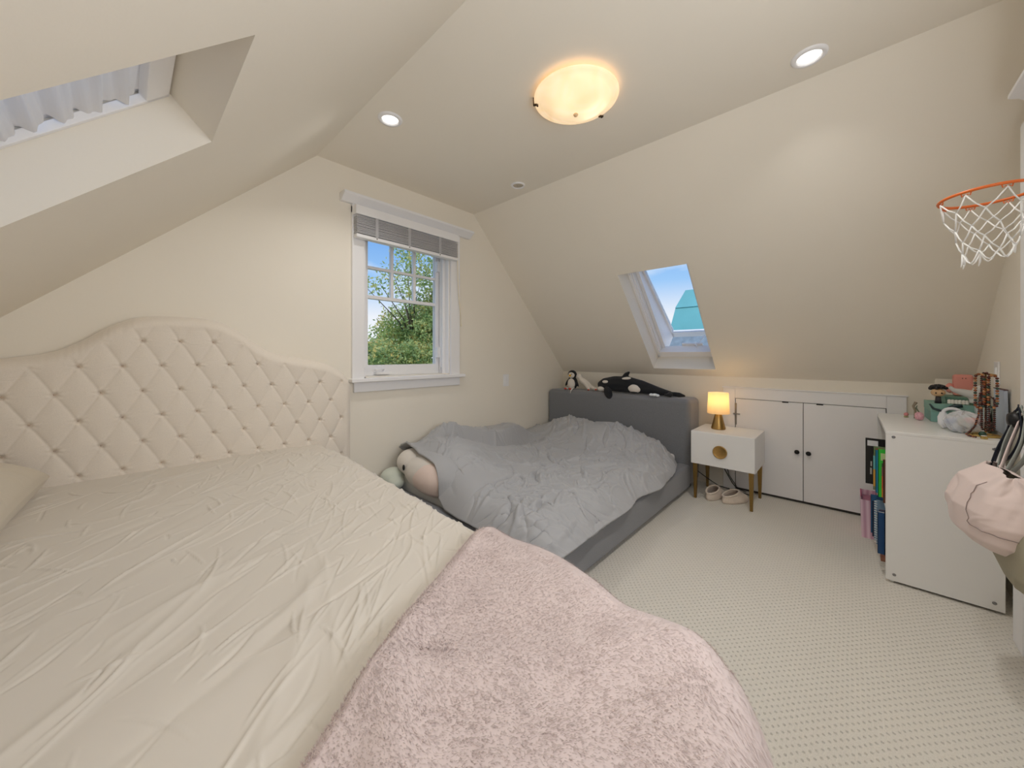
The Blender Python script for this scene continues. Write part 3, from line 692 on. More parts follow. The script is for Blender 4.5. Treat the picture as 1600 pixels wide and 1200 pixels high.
for di in (-1, 0, 1):
    for dj in (-1, 0, 1):
        q1 = (gi+di-400+jS[gi+di, gj+dj])*.009; q2 = (gj+dj+jT[gi+di, gj+dj])*.018-1
        dd = ((q1-Sf)/.009)**2+((q2-T0)/.018)**2; w_ = dd < best; best[w_] = dd[w_]; cS[w_] = q1[w_]; cT[w_] = q2[w_]
clump = ((cS-Sf)[:, None]*ds_-(cT-T0)[:, None]*dt_)*.22; clump[:edge_n] = 0
tip = P0+clump+(nrmf*(.42+.10*waves(Sf, T0, 33, 50)[:, None])+flow*.8+jit)*ln_
side = np.cross(nrmf, flow+jit*.5); side /= np.linalg.norm(side, axis=1)[:, None]+1e-9
wv = RNG.uniform(.0005, .0009, nb)[:, None]; mid = P0+(tip-P0)*.5+nrmf*ln_*.10
Vv = np.stack([P0-side*wv, P0+side*wv, mid+side*wv*.8, tip, mid-side*wv*.8], 1).reshape(-1, 3)
k = np.arange(nb)*5
tri = np.stack([k, k+1, k+2, k+4], 1); 
base = np.array(org(fb))
o = fastmesh('fur_pile', Vv-base, tri, fur_m, fb); o['kind'] = 'stuff'
tri2 = np.stack([k+4, k+2, k+3], 1)
me = o.data
# one mesh holding the lower quads and the tips
me2 = bpy.data.meshes.new('fur_pile'); nq = len(tri); loops = np.concatenate([tri.ravel(), tri2.ravel()]).astype(np.int32)
me2.vertices.add(len(Vv)); me2.vertices.foreach_set('co', (Vv-base).astype(np.float32).ravel()); me2.loops.add(len(loops)); me2.loops.foreach_set('vertex_index', loops)
me2.polygons.add(2*nq); me2.polygons.foreach_set('loop_start', np.concatenate([np.arange(0, 4*nq, 4), 4*nq+np.arange(0, 3*nq, 3)]).astype(np.int32))
me2.polygons.foreach_set('loop_total', np.concatenate([np.full(nq, 4), np.full(nq, 3)]).astype(np.int32)); me2.update(calc_edges=True); me2.materials.append(fur_m); me2.shade_smooth()
o.data = me2; bpy.data.meshes.remove(me)

# ------------------------------------------------------------------ GREY BED
GX0, GY0 = 1.22, .996
gb = thing('grey_platform_bed', 'low grey felt-upholstered platform bed in the corner under the open skylight', 'bed', (2.4, 1.75, 0))
MB().box(3.288, 3.575, GY0+.004, YW-.012, .03, .776).build('headboard', greyfelt, gb, bevel=.045, seg=5)
MB().box(GX0, 3.30, GY0, GY0+.11, .03, .222).build('side_rail', greyfelt, gb, bevel=.025, seg=4)
MB().box(GX0, 3.30, YW-.125, YW-.015, .03, .222).build('side_rail', greyfelt, gb, bevel=.025, seg=4)
MB().box(GX0, GX0+.12, GY0+.01, YW-.02, .03, .220).build('foot_rail', greyfelt, gb, bevel=.025, seg=4)
MB().box(GX0+.11, 3.29, GY0+.10, YW-.12, .12, .175).build('slat_base', greyfelt, gb)
MB().box(GX0+.14, 3.28, GY0+.115, YW-.13, .175, .30).build('mattress', mattress_m, gb, bevel=.03, seg=3)
for (x, y) in ((GX0+.06, GY0+.06), (3.4, GY0+.06), (GX0+.06, YW-.08), (3.4, YW-.08)): MB().box(x-.025, x+.025, y-.025, y+.025, 0, .035).build('foot', black, gb)

# duvet : a from foot (0) to head (1), b from the room side hem (0) to the wall (1)
na, nb2 = 470, 380
A_, B_ = np.meshgrid(np.linspace(0, 1, na), np.linspace(0, 1, nb2))
def foot_x(b_): return np.interp(b_, [0, .04, .15, .4, .55, .62, .72, .85, 1], [1.30, 1.27, 1.265, 1.27, 1.31, 1.345, 1.36, 1.38, 1.43])
def hem_y(a): return np.interp(a, [0, .03, .1, .3, .5, .65, .8, .93, 1], [.985, .95, .95, .955, .98, .96, .985, 1.03, 1.06])
x0_ = foot_x(B_); x0_ = x0_+.010*waves(B_*10, B_*3, 71, 2); y0_ = hem_y(A_)+.022*waves(A_*12, A_*5, 72, 1.6)
XX = x0_+(3.265-.10*(1-B_)**4-x0_)*A_; YY = y0_+(YW-.02-y0_)*B_
def g(x, y, cx__, cy__, sx, sy): return np.exp(-((x-cx__)/sx)**2-((y-cy__)/sy)**2)
Z = .355+.015*waves(XX, YY, 41, 5)
Z += .175*g(XX, YY, 3.02, 1.60, .27, .36)+.14*g(XX, YY, 3.10, 2.12, .22, .26)
ridge = np.exp(-((YY-2.40)/.125)**2)*sstep(1.5, 1.8, XX)*(1-sstep(2.45, 2.95, XX))
Z += .15*sstep(2.17, 2.27, YY-.05*np.sin(XX*5))*(1-.45*sstep(2.38, 2.52, YY))*sstep(1.5, 1.8, XX)*(1-sstep(2.45, 2.85, XX))
Z += .20*g(XX, YY, 1.56, 2.16, .30, .40)
Z += .05*g(XX, YY, 2.0, 2.05, .4, .12)-.035*g(XX, YY, 2.3, 2.16, .55, .06)
fr_d = (YY-y0_); ft_d = (XX-x0_)
drop = 1-np.clip(fr_d/.22, 0, 1); Z -= (drop**2.2)*(Z-.236)
lowf = sstep(.62, .75, B_)
drop = (1-np.clip(ft_d/.16, 0, 1)); Z -= (drop**2.4)*(Z-np.interp(B_, [0, .5, .6, .7, .8, .9, 1], [.236, .238, .32, .45, .51, .525, .46]))
amp = 1.0
cre = creases(XX[:1, :]*0+A_*2.0, B_*1.5, 330, 51, .25, .55, (.12, .5), (.006, .018), .022, lambda a, b_: .4+.6*(1-b_/1.5), .3)
cre += creases(A_*2.0, B_*1.5, 560, 52, math.radians(115), .45, (.05, .24), (.004, .009), .014, lambda a, b_: float(sstep(.6, .15, b_/1.5)) if False else (1.0 if b_ < .55 else .25), .3)
cre += creases(A_*2.0, B_*1.5, 360, 53, math.radians(20), .9, (.04, .16), (.003, .006), .008, lambda a, b_: 1 if a > 1.1 else .4, .3)
Z += cre*np.clip(np.minimum(fr_d, ft_d)/.05+.35, 0, 1)
Z += .012*g(XX, YY, 2.75, 1.95, .35, .02)+.016*np.exp(-((YY-(2.02+.25*(XX-2.6)))/.018)**2)*sstep(2.3, 2.6, XX)*(1-sstep(3.0, 3.2, XX))
# long arched folds by the headboard
for k_, rr_ in enumerate((.36, .43, .50)):
    q = np.sqrt(((XX-2.75)/1.0)**2+((YY-1.75)/1.15)**2)
    Z += .012*np.exp(-((q-rr_)/.014)**2)*sstep(2.75, 3.0, XX)
for (ex, ey, ez, rx_, ry_, rz_) in ((1.42, 2.07, .350, .135, .28, .125), (1.42, 2.29, .39, .115, .14, .095)):
    q = 1-((XX-ex)/(rx_+.03))**2-((YY-ey)/(ry_+.03))**2
    Z = np.where(q > 0, np.maximum(Z, ez+(rz_+.022)*np.sqrt(np.clip(q, 0, 1))), Z)
minz = .238; Z = np.maximum(Z, minz+.0*Z)
Pd = np.stack([XX, YY, Z], -1)
# tuck rim under at the hem
dv = grid('grey_duvet', Pd, greycloth, None, thick=.014); tag(dv, 'rumpled light grey duvet spread over the grey platform bed', 'duvet')

# round plush under the duvet at the foot
pl = thing('round_plush', 'large round pale pink and white plush toy poking out under the grey duvet', 'plush toy', (1.45, 2.17, .30))
pb_ = blob('body', [('e', (1.42, 2.07, .350), (.135, .28, .125)), ('e', (1.42, 2.29, .39), (.115, .14, .095))], .012, whiteplush, pl, 8)
blob('face_patch', [('e', (1.405, 2.01, .345), (.1275, .235, .117))], .012, pinkplush, pl, 4)
MB().ell((1.305, 2.235, .385), (.008, .011, .020), 12, 8).build('eye', black, pl, smooth=True)
p2 = thing('small_plush', 'small pale green-white plush wedged between the cream bed and the window wall', 'plush toy', (1.3, 2.38, .222))
blob('body', [('e', (1.315, 2.40, .285), (.09, .085, .065)), ('e', (1.30, 2.33, .26), (.06, .06, .042))], .01, mat('pale_green_plush', rgb(206, 212, 200), .95, bump=(300, .5, .003), sheen=.3), p2)

# ------------------------------------------------------------------ ANIMAL TOYS on the grey headboard (top z .776)
HT = .778
pg = thing('penguin_plush', 'black and white penguin plush sitting at the wall end of the grey headboard', 'plush toy', (3.42, 2.28, HT))
c0 = Vector((3.42, 2.27, HT))
def P3(dx, dy, dz): return tuple(c0+Vector((dx, dy, dz)))
blob('body', [('e', P3(0, 0, .07), (.055, .06, .075)), ('e', P3(-.005, 0, .165), (.05, .052, .048))], .006, blackplush, pg)
blob('belly', [('e', P3(-.024, -.004, .065), (.042, .048, .062))], .006, whiteplush, pg)
blob('face', [('e', P3(-.030, -.004, .160), (.030, .042, .036))], .005, whiteplush, pg)
MB().lathe([(.014, 0), (.010, .012), (.002, .026)], P3(-.055, -.006, .155), 12, Ry(-PI/2)).build('beak', yellow, pg, smooth=True)
for s__ in (-1, 1):
    MB().ell(P3(-.057, -.004+.020*s__, .170), (.005, .005, .006), 8, 6).build('eye', black, pg, smooth=True)
    MB().ell(P3(-.012, .062*s__, .075), (.016, .012, .048), 12, 8, Rx(.5*s__)).build('wing', blackplush, pg, smooth=True)
    MB().ell(P3(-.075, .03*s__, .012), (.028, .020, .012), 12, 8).build('foot', whiteplush if s__ < 0 else whiteplush, pg, smooth=True)
    MB().ell(P3(-.095, .03*s__, .011), (.010, .018, .010), 10, 6).build('toe', red, pg, smooth=True)
MB().tube([P3(-.06, -.06, .02), P3(-.11, -.075, .02), P3(-.137, -.07, .0), P3(-.142, -.065, -.03)], [.007, .007, .006, .004], 8).build('ribbon_tie', whiteplush, pg, smooth=True)
ll = thing('long_legged_plush', 'pale grey long-legged plush slumped between the penguin plush and the orca plush', 'plush toy', (3.42, 2.12, HT))
c0 = Vector((3.43, 2.12, HT))
blob('body', [('c', [P3(.0, .05, .12), P3(0, .0, .085), P3(0, -.05, .05)], [.030, .036, .032]), ('e', P3(0, .07, .145), (.034, .034, .030)),
              ('c', [P3(-.01, -.02, .07), P3(-.05, -.07, .035), P3(-.08, -.10, .02)], [.024, .020, .017]),
              ('c', [P3(.0, -.04, .06), P3(-.03, -.12, .03), P3(-.05, -.16, .025)], [.024, .019, .017])], .006, whiteplush, ll)
for q in ((-.09, -.105, .02), (-.06, -.175, .024)):
    MB().ell(P3(*q), (.018, .016, .016), 10, 8).build('paw', whiteplush, ll, smooth=True)
    MB().ell(P3(q[0]-.012, q[1]-.004, q[2]-.004), (.010, .013, .008), 10, 6).build('claw', red, ll, smooth=True)
oc = thing('orca_plush', 'long black and white orca plush lying along the top of the grey headboard', 'plush toy', (3.40, 1.55, HT))
c0 = Vector((3.40, 1.55, HT))
ob = blob('body', [('c', [P3(0, .37, .055), P3(0, .31, .078), P3(0, .20, .090), P3(0, .06, .088), P3(0, -.08, .072), P3(0, -.20, .050), P3(0, -.30, .034), P3(0, -.36, .026)], [.045, .066, .080, .082, .066, .046, .030, .022]),
              ('c', [P3(.0, .10, .14), P3(.005, .075, .19), P3(.01, .045, .215)], [.034, .024, .010])], .008, blackplush, oc)
blob('chin_patch', [('e', P3(-.028, .325, .034), (.046, .052, .030))], .006, whiteplush, oc, 3)
MB().ell(P3(-.062, .27, .108), (.014, .036, .016), 12, 8).build('eye_patch', whiteplush, oc, smooth=True)
MB().ell(P3(-.055, -.03, .058), (.030, .065, .042), 14, 10, Rx(.15)).build('side_patch', whiteplush, oc, smooth=True)
MB().ell(P3(-.035, .06, .148), (.028, .050, .016), 12, 8, Rx(-.15)).build('saddle_patch', whiteplush, oc, smooth=True)
MB().ell(P3(-.108, .215, .005), (.030, .042, .065), 14, 10, Rx(-.35)).build('flipper', blackplush, oc, smooth=True)
MB().ell(P3(-.06, -.03, .022), (.022, .04, .010), 12, 8).build('flipper', blackplush, oc, smooth=True)
blob('tail_fluke', [('c', [P3(0, -.34, .024), P3(-.06, -.37, .022), P3(-.10, -.33, .020)], [.02, .022, .010]), ('c', [P3(0, -.34, .026), P3(.02, -.42, .020), P3(.03, -.47, .012)], [.02, .022, .008])], .006, blackplush, oc)
MB().ell(P3(-.085, -.24, .014), (.03, .028, .014), 10, 6).ell(P3(-.09, -.21, .014), (.02, .02, .013), 10, 6).ell(P3(-.095, -.27, .012), (.018, .018, .012), 10, 6).build('tag', mat('snow_white_felt', rgb(240, 244, 246), .9), oc, smooth=True)

# ------------------------------------------------------------------ NIGHTSTAND
ns = thing('nightstand', 'small white nightstand on thin brass legs beside the grey bed', 'nightstand', (3.34, .728, 0))
MB().box(3.150, 3.545, .508, .949, .283, .545).build('cabinet_body', white_lacquer, ns, bevel=.004)
df = MB().box(3.140, 3.156, .510, .947, .285, .543).build('drawer_front', white_lacquer, ns, bevel=.003)
MB().lathe([(.001, .004), (.022, .0055), (.043, .010), (.047, .012), (.049, .010), (.050, 0)], (3.140, .737, .404), 40, Ry(-PI/2)).build('drawer_pull', gold, df, smooth=True)
for (x, y) in ((3.165, .535), (3.165, .920), (3.505, .535), (3.505, .920)):
    V = []
    for z, hw in ((.284, .016), (0, .009)): V += [(x-hw, y-hw, z), (x+hw, y-hw, z), (x+hw, y+hw, z), (x-hw, y+hw, z)]
    MB().add(V, [(0, 1, 2, 3), (7, 6, 5, 4), (0, 4, 5, 1), (1, 5, 6, 2), (2, 6, 7, 3), (3, 7, 4, 0)]).build('leg', darkgold, ns, bevel=.0015)
# lamp
LX, LY = 3.36, .80
tl = thing('table_lamp', 'lit table lamp with white drum shade and brass cone base', 'lamp', (LX, LY, .545))
MB().lathe([(.05, 0), (.053, .004), (.053, .010), (.024, .125), (.02, .135), (.012, .14)], (LX, LY, .545), 40).build('base', gold, tl, smooth=True).data.set_sharp_from_angle(angle=.6)
MB().lathe([(.082, .130), (.0745, .300)], (LX, LY, .545), 48, caps=False).build('shade', lampshade_m, tl, smooth=True)
MB().lathe([(.012, 0), (.012, .03), (.024, .06), (.026, .075), (.018, .09), (.004, .096)], (LX, LY, .545+.135), 20).build('bulb', mat('warm_bulb', (1, .8, .5, 1), .5, emit=((1, .72, .38, 1), 4)), tl, smooth=True)
d = bpy.data.lights.new('table_lamp_light', 'POINT'); d.energy = LAMP_W; d.color = (1, .70, .38); d.shadow_soft_size = .02
q = bpy.data.objects.new('lamp', d); COL.objects.link(q); q.parent = tl; q.location = (0, 0, .25)
# cords under the nightstand
tag(MB().tube([(3.56, .80, .52), (3.58, .82, .30), (3.57, .80, .16), (3.56, .74, .06), (3.53, .68, .008), (3.5, .60, .006)], .0035, 6).tube([(3.565, .78, .45), (3.59, .80, .25), (3.575, .77, .12), (3.565, .70, .02), (3.56, .64, .006)], .0030, 6).build('lamp_cord', blackcord), 'black power cords hanging behind the white nightstand', 'cord')
tag(MB().tube([(3.30, .965, .20), (3.34, .955, .17), (3.42, .90, .10), (3.5, .83, .03), (3.55, .76, .006)], .0035, 6).build('extension_cord', blackcord), 'thin black cord sloping down from the grey bed behind the left nightstand leg', 'cord')

# slippers
def slipper(nm, lab, cx_, cy_, ang):
    t_ = thing(nm, lab, 'slipper', (cx_, cy_, 0), 'plush slippers under the nightstand')
    mt = Matrix.Translation((cx_, cy_, 0)) @ Rz(ang)
    def T(p): return tuple(mt @ Vector(p))
    n = 40; rows = []
    # outline along the length (x: toe +), upper rises over the toe
    def outl(a, gx=1., gy=1.): 
        x = .125*math.cos(a); y = .052*math.sin(a)*(1+.12*math.cos(a)); return x*gx, y*gy
    for (z, gx, gy) in ((.0, .93, .9), (.006, 1, 1), (.022, 1.01, 1.03)):
        rows.append([T((*outl(2*PI*k/n, gx, gy), z)) for k in range(n)])
    for f in (.35, .7, 1.0):
        rr_ = []
        for k in range(n):
            a = 2*PI*k/n; x, y = outl(a)
            hx_ = .022+(.030+.035*(.5+.5*math.cos(a)))*f
            hole = (-.045+.072*math.cos(a), .040*math.sin(a))
            w = f**1.6
            rr_.append(T((x*(1-w)+hole[0]*w, y*(1-w)+hole[1]*w, hx_)))
        rows.append(rr_)
    up = MB(); V = [p for r_ in rows for p in r_]; F = [(i*n+k, i*n+(k+1) % n, (i+1)*n+(k+1) % n, (i+1)*n+k) for i in range(len(rows)-1) for k in range(n)]+[tuple(range(n-1, -1, -1))]
    o_ = up.add(V, F).build('upper', slip_out, t_, smooth=True)
    q_ = o_.modifiers.new('t', 'SOLIDIFY'); q_.thickness = .006; q_.offset = -1
    MB().tube([T((-.045+.072*math.cos(2*PI*k/24), .040*math.sin(2*PI*k/24), .055+.0325*(.5+.5*math.cos(2*PI*k/24)))) for k in range(24)], .007, 8, closed=True).build('collar', slip_out, t_, smooth=True)
    MB().ell(T((-.02, 0, .022)), (.095, .040, .012), 20, 8, Rz(ang)).build('insole', slip_in, t_, smooth=True)
slipper('slipper', 'cream plush slipper under the nightstand, left one of the pair', 3.285, .805, math.radians(-10))
slipper('slipper', 'cream plush slipper under the nightstand, right one half behind the front leg', 3.29, .665, math.radians(-28))

# ------------------------------------------------------------------ WHITE BOOKSHELF
SX0, SX1, SYa, SYb, ST = 2.654, 3.46, -.131, -.50, .768
bs = thing('white_bookshelf', 'low white bookshelf with its plain side panel facing the beds', 'bookshelf', (3.05, -.32, 0))
sp_ = MB().box(SX0, SX0+.016, SYb, SYa, .012, ST-.016).build('side_panel', white_lacquer, bs, bevel=.0015)
MB().box(SX1-.016, SX1, SYb, SYa, .012, ST-.016).build('side_panel', white_lacquer, bs, bevel=.0015)
MB().box(SX0, SX1, SYb, SYa, ST-.016, ST).build('top_board', white_lacquer, bs, bevel=.002)
for z in (.06, .345): MB().box(SX0+.016, SX1-.016, SYb+.01, SYa-.003, z, z+.016).build('shelf', white_lacquer, bs)
MB().box(SX0+.016, SX1-.016, SYb, SYb+.006, .02, ST-.016).build('back_panel', white_lacquer, bs)
MB().box(SX0+.016, SX1-.016, SYa-.03, SYa-.016, .0, .06).build('plinth', white_lacquer, bs)
for (y, z) in ((SYa-.028, ST-.028), (SYb+.03, ST-.035), (SYa-.03, .045), (SYb+.03, .045)):
    MB().lathe([(.007, 0), (.007, .0018), (.004, .0022), (.001, .001)], (SX0, y, z), 16, Ry(-PI/2)).build('screw_cap', chrome, sp_, smooth=True)

def book(x, th, zf, hgt, dep, col, lab, spine=None, yfront=-.12, m=None, cover=None):
    t_ = thing('book', lab, 'book', (x, yfront-dep/2, zf), 'books in the white bookshelf')
    cm = m or mat('book_'+lab.replace(' ', '_')[:40], col, .45)
    MB().box(x, x+.0022, yfront-dep, yfront, zf, zf+hgt).box(x+th-.0022, x+th, yfront-dep, yfront, zf, zf+hgt).box(x, x+th, yfront-.0022, yfront, zf, zf+hgt).build('cover', cm, t_)
    MB().box(x+.0022, x+th-.0022, yfront-dep+.003, yfront-.0022, zf+.003, zf+hgt-.003).build('page_block', mat('paper', rgb(236, 230, 214), .9), t_)
    if cover:
        for (ya, yb, za, zb, c2) in cover:
            MB().box(x-.0006, x+.0004, yfront-yb, yfront-ya, zf+za, zf+zb).build('cover_print', mat('print_%d_%d_%d' % c2, rgb(*c2), .5), t_)
    return t_
U0 = .361; L0 = .076
book(3.14, .012, U0, .28, .20, rgb(30, 29, 30), 'tall black book with a white barcode label sticking out furthest', yfront=-.068, cover=[(.008, .055, .235, .268, (232, 234, 238)), (.02, .028, .06, .10, (190, 190, 186)), (.022, .028, .11, .14, (190, 190, 186))])
book(3.02, .010, U0, .255, .20, rgb(120, 140, 96), 'thin magazine with yellow and teal cover behind the green book', yfront=-.098, cover=[(.0, .01, .02, .12, (226, 170, 70)), (.0, .01, .12, .2, (110, 190, 190)), (.01, .04, .19, .245, (150, 96, 60))])
book(2.96, .012, U0, .245, .20, rgb(32, 134, 178), 'thin blue book between the magazine and the bright green book', yfront=-.105)
book(2.885, .014, U0, .265, .20, rgb(58, 206, 66), 'bright green book with an orange sunset cover picture', yfront=-.113, cover=[(.014, .05, .0, .05, (226, 128, 60)), (.014, .05, .05, .12, (220, 92, 60)), (.014, .05, .12, .17, (150, 84, 96)), (.014, .05, .17, .19, (70, 90, 60)), (.01, .05, .205, .245, (200, 222, 160))])
book(2.78, .02, U0, .23, .20, rgb(110, 70, 52), 'brown book nearest the side panel on the upper shelf', yfront=-.128)
for k, (x, th, hh_, c, yf, lab) in enumerate([(3.10, .014, .23, (52, 104, 150), -.09, 'blue book at the far end of the lower shelf'), (3.04, .010, .21, (46, 60, 92), -.095, 'navy blue book second from the pink striped bag'),
        (2.99, .012, .225, (96, 150, 190), -.10, 'light blue book beside the spiral notebook'), (2.86, .012, .22, (84, 78, 96), -.115, 'dark purple-grey book right of the spiral notebook'), (2.80, .022, .225, (34, 78, 128), -.108, 'thick deep blue book nearest the side panel on the lower shelf'), (2.75, .014, .25, (28, 30, 34), -.132, 'black book at the near end of the lower shelf')]):
    book(x, th, L0, hh_, .19, rgb(*c), lab, yfront=yf)
t_ = thing('spiral_notebook', 'spiral-bound notebook with white coils on the lower shelf', 'notebook', (2.93, -.2, L0))
MB().box(2.93, 2.942, -.29, -.108, L0, L0+.25).build('cover', mat('notebook_blue', rgb(120, 150, 176), .6), t_)
for k in range(18): MB().tube([(2.936+.009*math.cos(a_), -.106+.006*math.sin(a_), L0+.012+k*.0135) for a_ in np.linspace(0, 2*PI, 9)[:-1]], .0018, 5, closed=True).build('coil', netcord, t_)
tag(MB().box(2.70, 2.76, -.20, -.115, .0765, .092).build('wooden_box', mat('brown_wood', rgb(128, 82, 60), .5, noise=(40, .2)), bevel=.002), 'small brown wooden block on the bottom shelf near the side panel', 'box')
# pink striped gift bag
gbag = thing('gift_bag', 'pink striped paper gift bag standing on the carpet by the bookshelf', 'bag', (3.33, -.085, 0))
pk = mat('pink_paper', rgb(226, 188, 206), .7); t, n_, l_, b = add_nodes(pk)
tcn = n_.new('ShaderNodeTexCoord'); wv_ = n_.new('ShaderNodeTexWave'); wv_.bands_direction = 'DIAGONAL'; wv_.inputs['Scale'].default_value = 22; mpp = n_.new('ShaderNodeMapping'); mpp.inputs['Scale'].default_value = (1, 1, 0)
l_.new(tcn.outputs['Object'], mpp.inputs[0]); l_.new(mpp.outputs[0], wv_.inputs[0]); rr_ = n_.new('ShaderNodeValToRGB'); rr_.color_ramp.elements[0].color = rgb(206, 160, 184); rr_.color_ramp.elements[1].color = rgb(238, 208, 222)
l_.new(wv_.outputs[0], rr_.inputs[0]); l_.new(rr_.outputs[0], b.inputs['Base Color'])
V = []
for z, e_ in ((0, 0), (.24, .006)): V += [(3.20-e_, -.126, z), (3.44+e_, -.126, z), (3.44+e_, -.052+e_, z), (3.20-e_, -.052+e_, z)]
o = MB().add(V, [(3, 2, 1, 0), (0, 1, 5, 4), (1, 2, 6, 5), (2, 3, 7, 6), (3, 0, 4, 7)]).build('paper_body', pk, gbag); q = o.modifiers.new('t', 'SOLIDIFY'); q.thickness = .002
MB().box(3.21, 3.43, -.12, -.058, .19, .21).build('filling', mat('rose_tissue', rgb(196, 132, 158), .8, bump=(80, 1, .02)), gbag)
for yy in (-.05, -.122): MB().tube([(3.27, yy, .235), (3.28, yy, .262), (3.32, yy+.002, .272), (3.36, yy, .262), (3.37, yy, .235)], .0025, 6).build('handle', mat('rose_cord', rgb(190, 96, 128), .7), gbag, smooth=True)

# ------------------------------------------------------------------ THINGS ON TOP OF THE BOOKSHELF
T0_ = ST+.001
def boxthing(nm, lab, cat, c, half, z0, h_, m, rot=0, lid=None):
    t_ = thing(nm, lab, cat, (c[0], c[1], z0)); mt = Matrix.Translation((c[0], c[1], z0)) @ Rz(rot)
    MB().box(-half[0], half[0], -half[1], half[1], 0, h_*.72, mt).build('box_body', m, t_, bevel=.002)
    MB().box(-half[0]-.002, half[0]+.002, -half[1]-.002, half[1]+.002, h_*.55, h_, mt).build('lid', lid or m, t_, bevel=.002)
    return t_
boxthing('gift_box', 'large teal cardboard box with a dark ribbon on top of the bookshelf', 'box', (3.32, -.445), (.125, .105), T0_, .105, teal, lid=mat('teal_lid', rgb(130, 172, 160), .6))
boxthing('gift_box', 'smaller teal cardboard box stacked on the large teal box', 'box', (3.36, -.475), (.085, .070), T0_+.106, .038, mat('green_teal', rgb(116, 156, 138), .6))
tag(MB().tube([(3.19, -.335, .872), (3.188, -.35, .845), (3.184, -.38, .835), (3.182, -.405, .85), (3.18, -.43, .868), (3.178, -.455, .872)], [.004, .006, .008, .011, .013, .009], 8).build('dark_ribbon', mat('dark_green_ribbon', rgb(34, 54, 58), .4), smooth=True), 'dark green ribbon band draped across the front of the large teal box', 'ribbon')
fg = thing('toy_figure', 'small toy figure with a big head and curly black hair on the large teal box', 'figurine', (3.23, -.372, .875))
c0 = Vector((3.23, -.372, .875))
skin = mat('tan_vinyl', rgb(214, 176, 134), .5)
blob('head', [('e', P3(0, 0, .062), (.026, .030, .024))], .004, skin, fg, 3)
MB().tube([P3(0, 0, .0), P3(0, 0, .02), P3(0, 0, .045)], [.014, .012, .010], 12).build('body', mat('dark_vinyl', rgb(42, 40, 46), .5), fg, smooth=True)
hr = MB()
for k in range(44):
    a_ = random.uniform(0, 2*PI); e_ = random.uniform(.05, 1.5); v = Vector((math.cos(a_)*math.cos(e_)*.027, math.sin(a_)*math.cos(e_)*.031, math.sin(e_)*.022+.008))
    if v.x < -.004 and v.z < .017-.25*v.y: continue
    hr.ell(c0+Vector((.002, 0, .070))+v*1.06, (.0095, .0095, .0095), 8, 6)
hr.build('hair', mat('black_vinyl', rgb(22, 20, 24), .45), fg, smooth=True)
for s__ in (-1, 1): MB().ell(P3(-.0245, s__*.011, .060), (.003, .0035, .0045), 8, 6).build('eye', black, fg, smooth=True)
fl_ = thing('white_ornament', 'row of three small white blossom-shaped lumps on the edge of the large teal box', 'ornament', (3.215, -.445, .875))
for k in range(3):
    c0 = Vector((3.215, -.418-.026*k, .875))
    b_ = MB()
    for (dy, dz) in ((-.006, .006), (.006, .006), (-.006, .016), (.006, .016)): b_.ell(P3(0, dy, dz+.002), (.008, .0085, .0085), 10, 7)
    b_.build('lump', mat('white_ceramic', rgb(238, 234, 226), .35), fl_, smooth=True)
pinkm = mat('salmon_vinyl', rgb(226, 150, 138), .5)
pm = thing('square_toy', 'square salmon pink toy with a small face behind the grey elephant', 'toy', (3.36, -.485, .915))
c0 = Vector((3.375, -.478, .9135))
MB().box(3.345, 3.40, -.520, -.445, .914, 1.040).build('body', pinkm, pm, bevel=.014, seg=4)
MB().ell(P3(-.01, .045, .045), (.02, .018, .03), 12, 8).build('arm', pinkm, pm, smooth=True)
for yy in (-.478, -.490): MB().ell((3.344, yy, 1.018), (.002, .0022, .003), 8, 6).build('eye', black, pm, smooth=True)
ele = mat('pale_grey_vinyl', rgb(196, 196, 192), .6)
el = thing('elephant_toy', 'pale grey elephant toy with a raised trunk in front of the salmon toy', 'toy', (3.2, -.5, .875))
c0 = Vector((3.20, -.485, .875))
blob('body', [('c', [P3(0, .075, .10), P3(0, .060, .082), P3(0, .035, .074), P3(-.005, .0, .062), P3(-.005, -.025, .050)], [.009, .012, .018, .024, .024]), ('e', P3(.012, -.035, .085), (.03, .028, .028)),
              ('c', [P3(-.005, -.01, .05), P3(-.008, -.008, .012)], [.018, .015]), ('c', [P3(.012, -.035, .06), P3(.0, -.042, .012)], [.022, .016])], .004, ele, el)
MB().ell(P3(-.020, -.018, .06), (.006, .020, .016), 12, 8, Rx(.3)).build('ear', ele, el, smooth=True)
ca = boxthing('pale_box', 'small pale grey-white box beside the elephant at the end of the teal box', 'box', (3.13, -.515), (.02, .022), T0_+.03, .085, mat('pale_card', rgb(186, 198, 198), .6))
tag(MB().box(3.09, 3.18, -.553, -.485, T0_, T0_+.029).build('dark_brown_box', mat('dark_brown_leather', rgb(74, 54, 50), .5), bevel=.003), 'dark brown leather case under the small pale box', 'box')
# pink egg-shaped ornaments and twig
eg = thing('pink_ornament', 'glossy pink egg-shaped ornament in front of the large teal box', 'ornament', (3.22, -.295, T0_))
MB().lathe([(.004, 0), (.015, .004), (.020, .018), (.018, .036), (.010, .046), (.002, .048)], (3.22, -.298, T0_), 24).build('body', mat('mottled_pink', rgb(222, 168, 180), .3, noise=(120, .25)), eg, smooth=True)
MB().tube([(3.22, -.298, T0_+.045), (3.222, -.285, T0_+.07), (3.225, -.29, T0_+.085)], [.003, .005, .002], 6).build('leaf', mat('dull_green', rgb(110, 116, 96), .7), eg, smooth=True)
eg = thing('tiny_pink_figure', 'tiny rose and green figurine at the front corner of the bookshelf top', 'figurine', (3.31, -.255, T0_))
MB().ell((3.31, -.252, T0_+.018), (.011, .011, .012), 12, 8).build('head', mat('rose_vinyl', rgb(214, 140, 140), .5), eg, smooth=True)
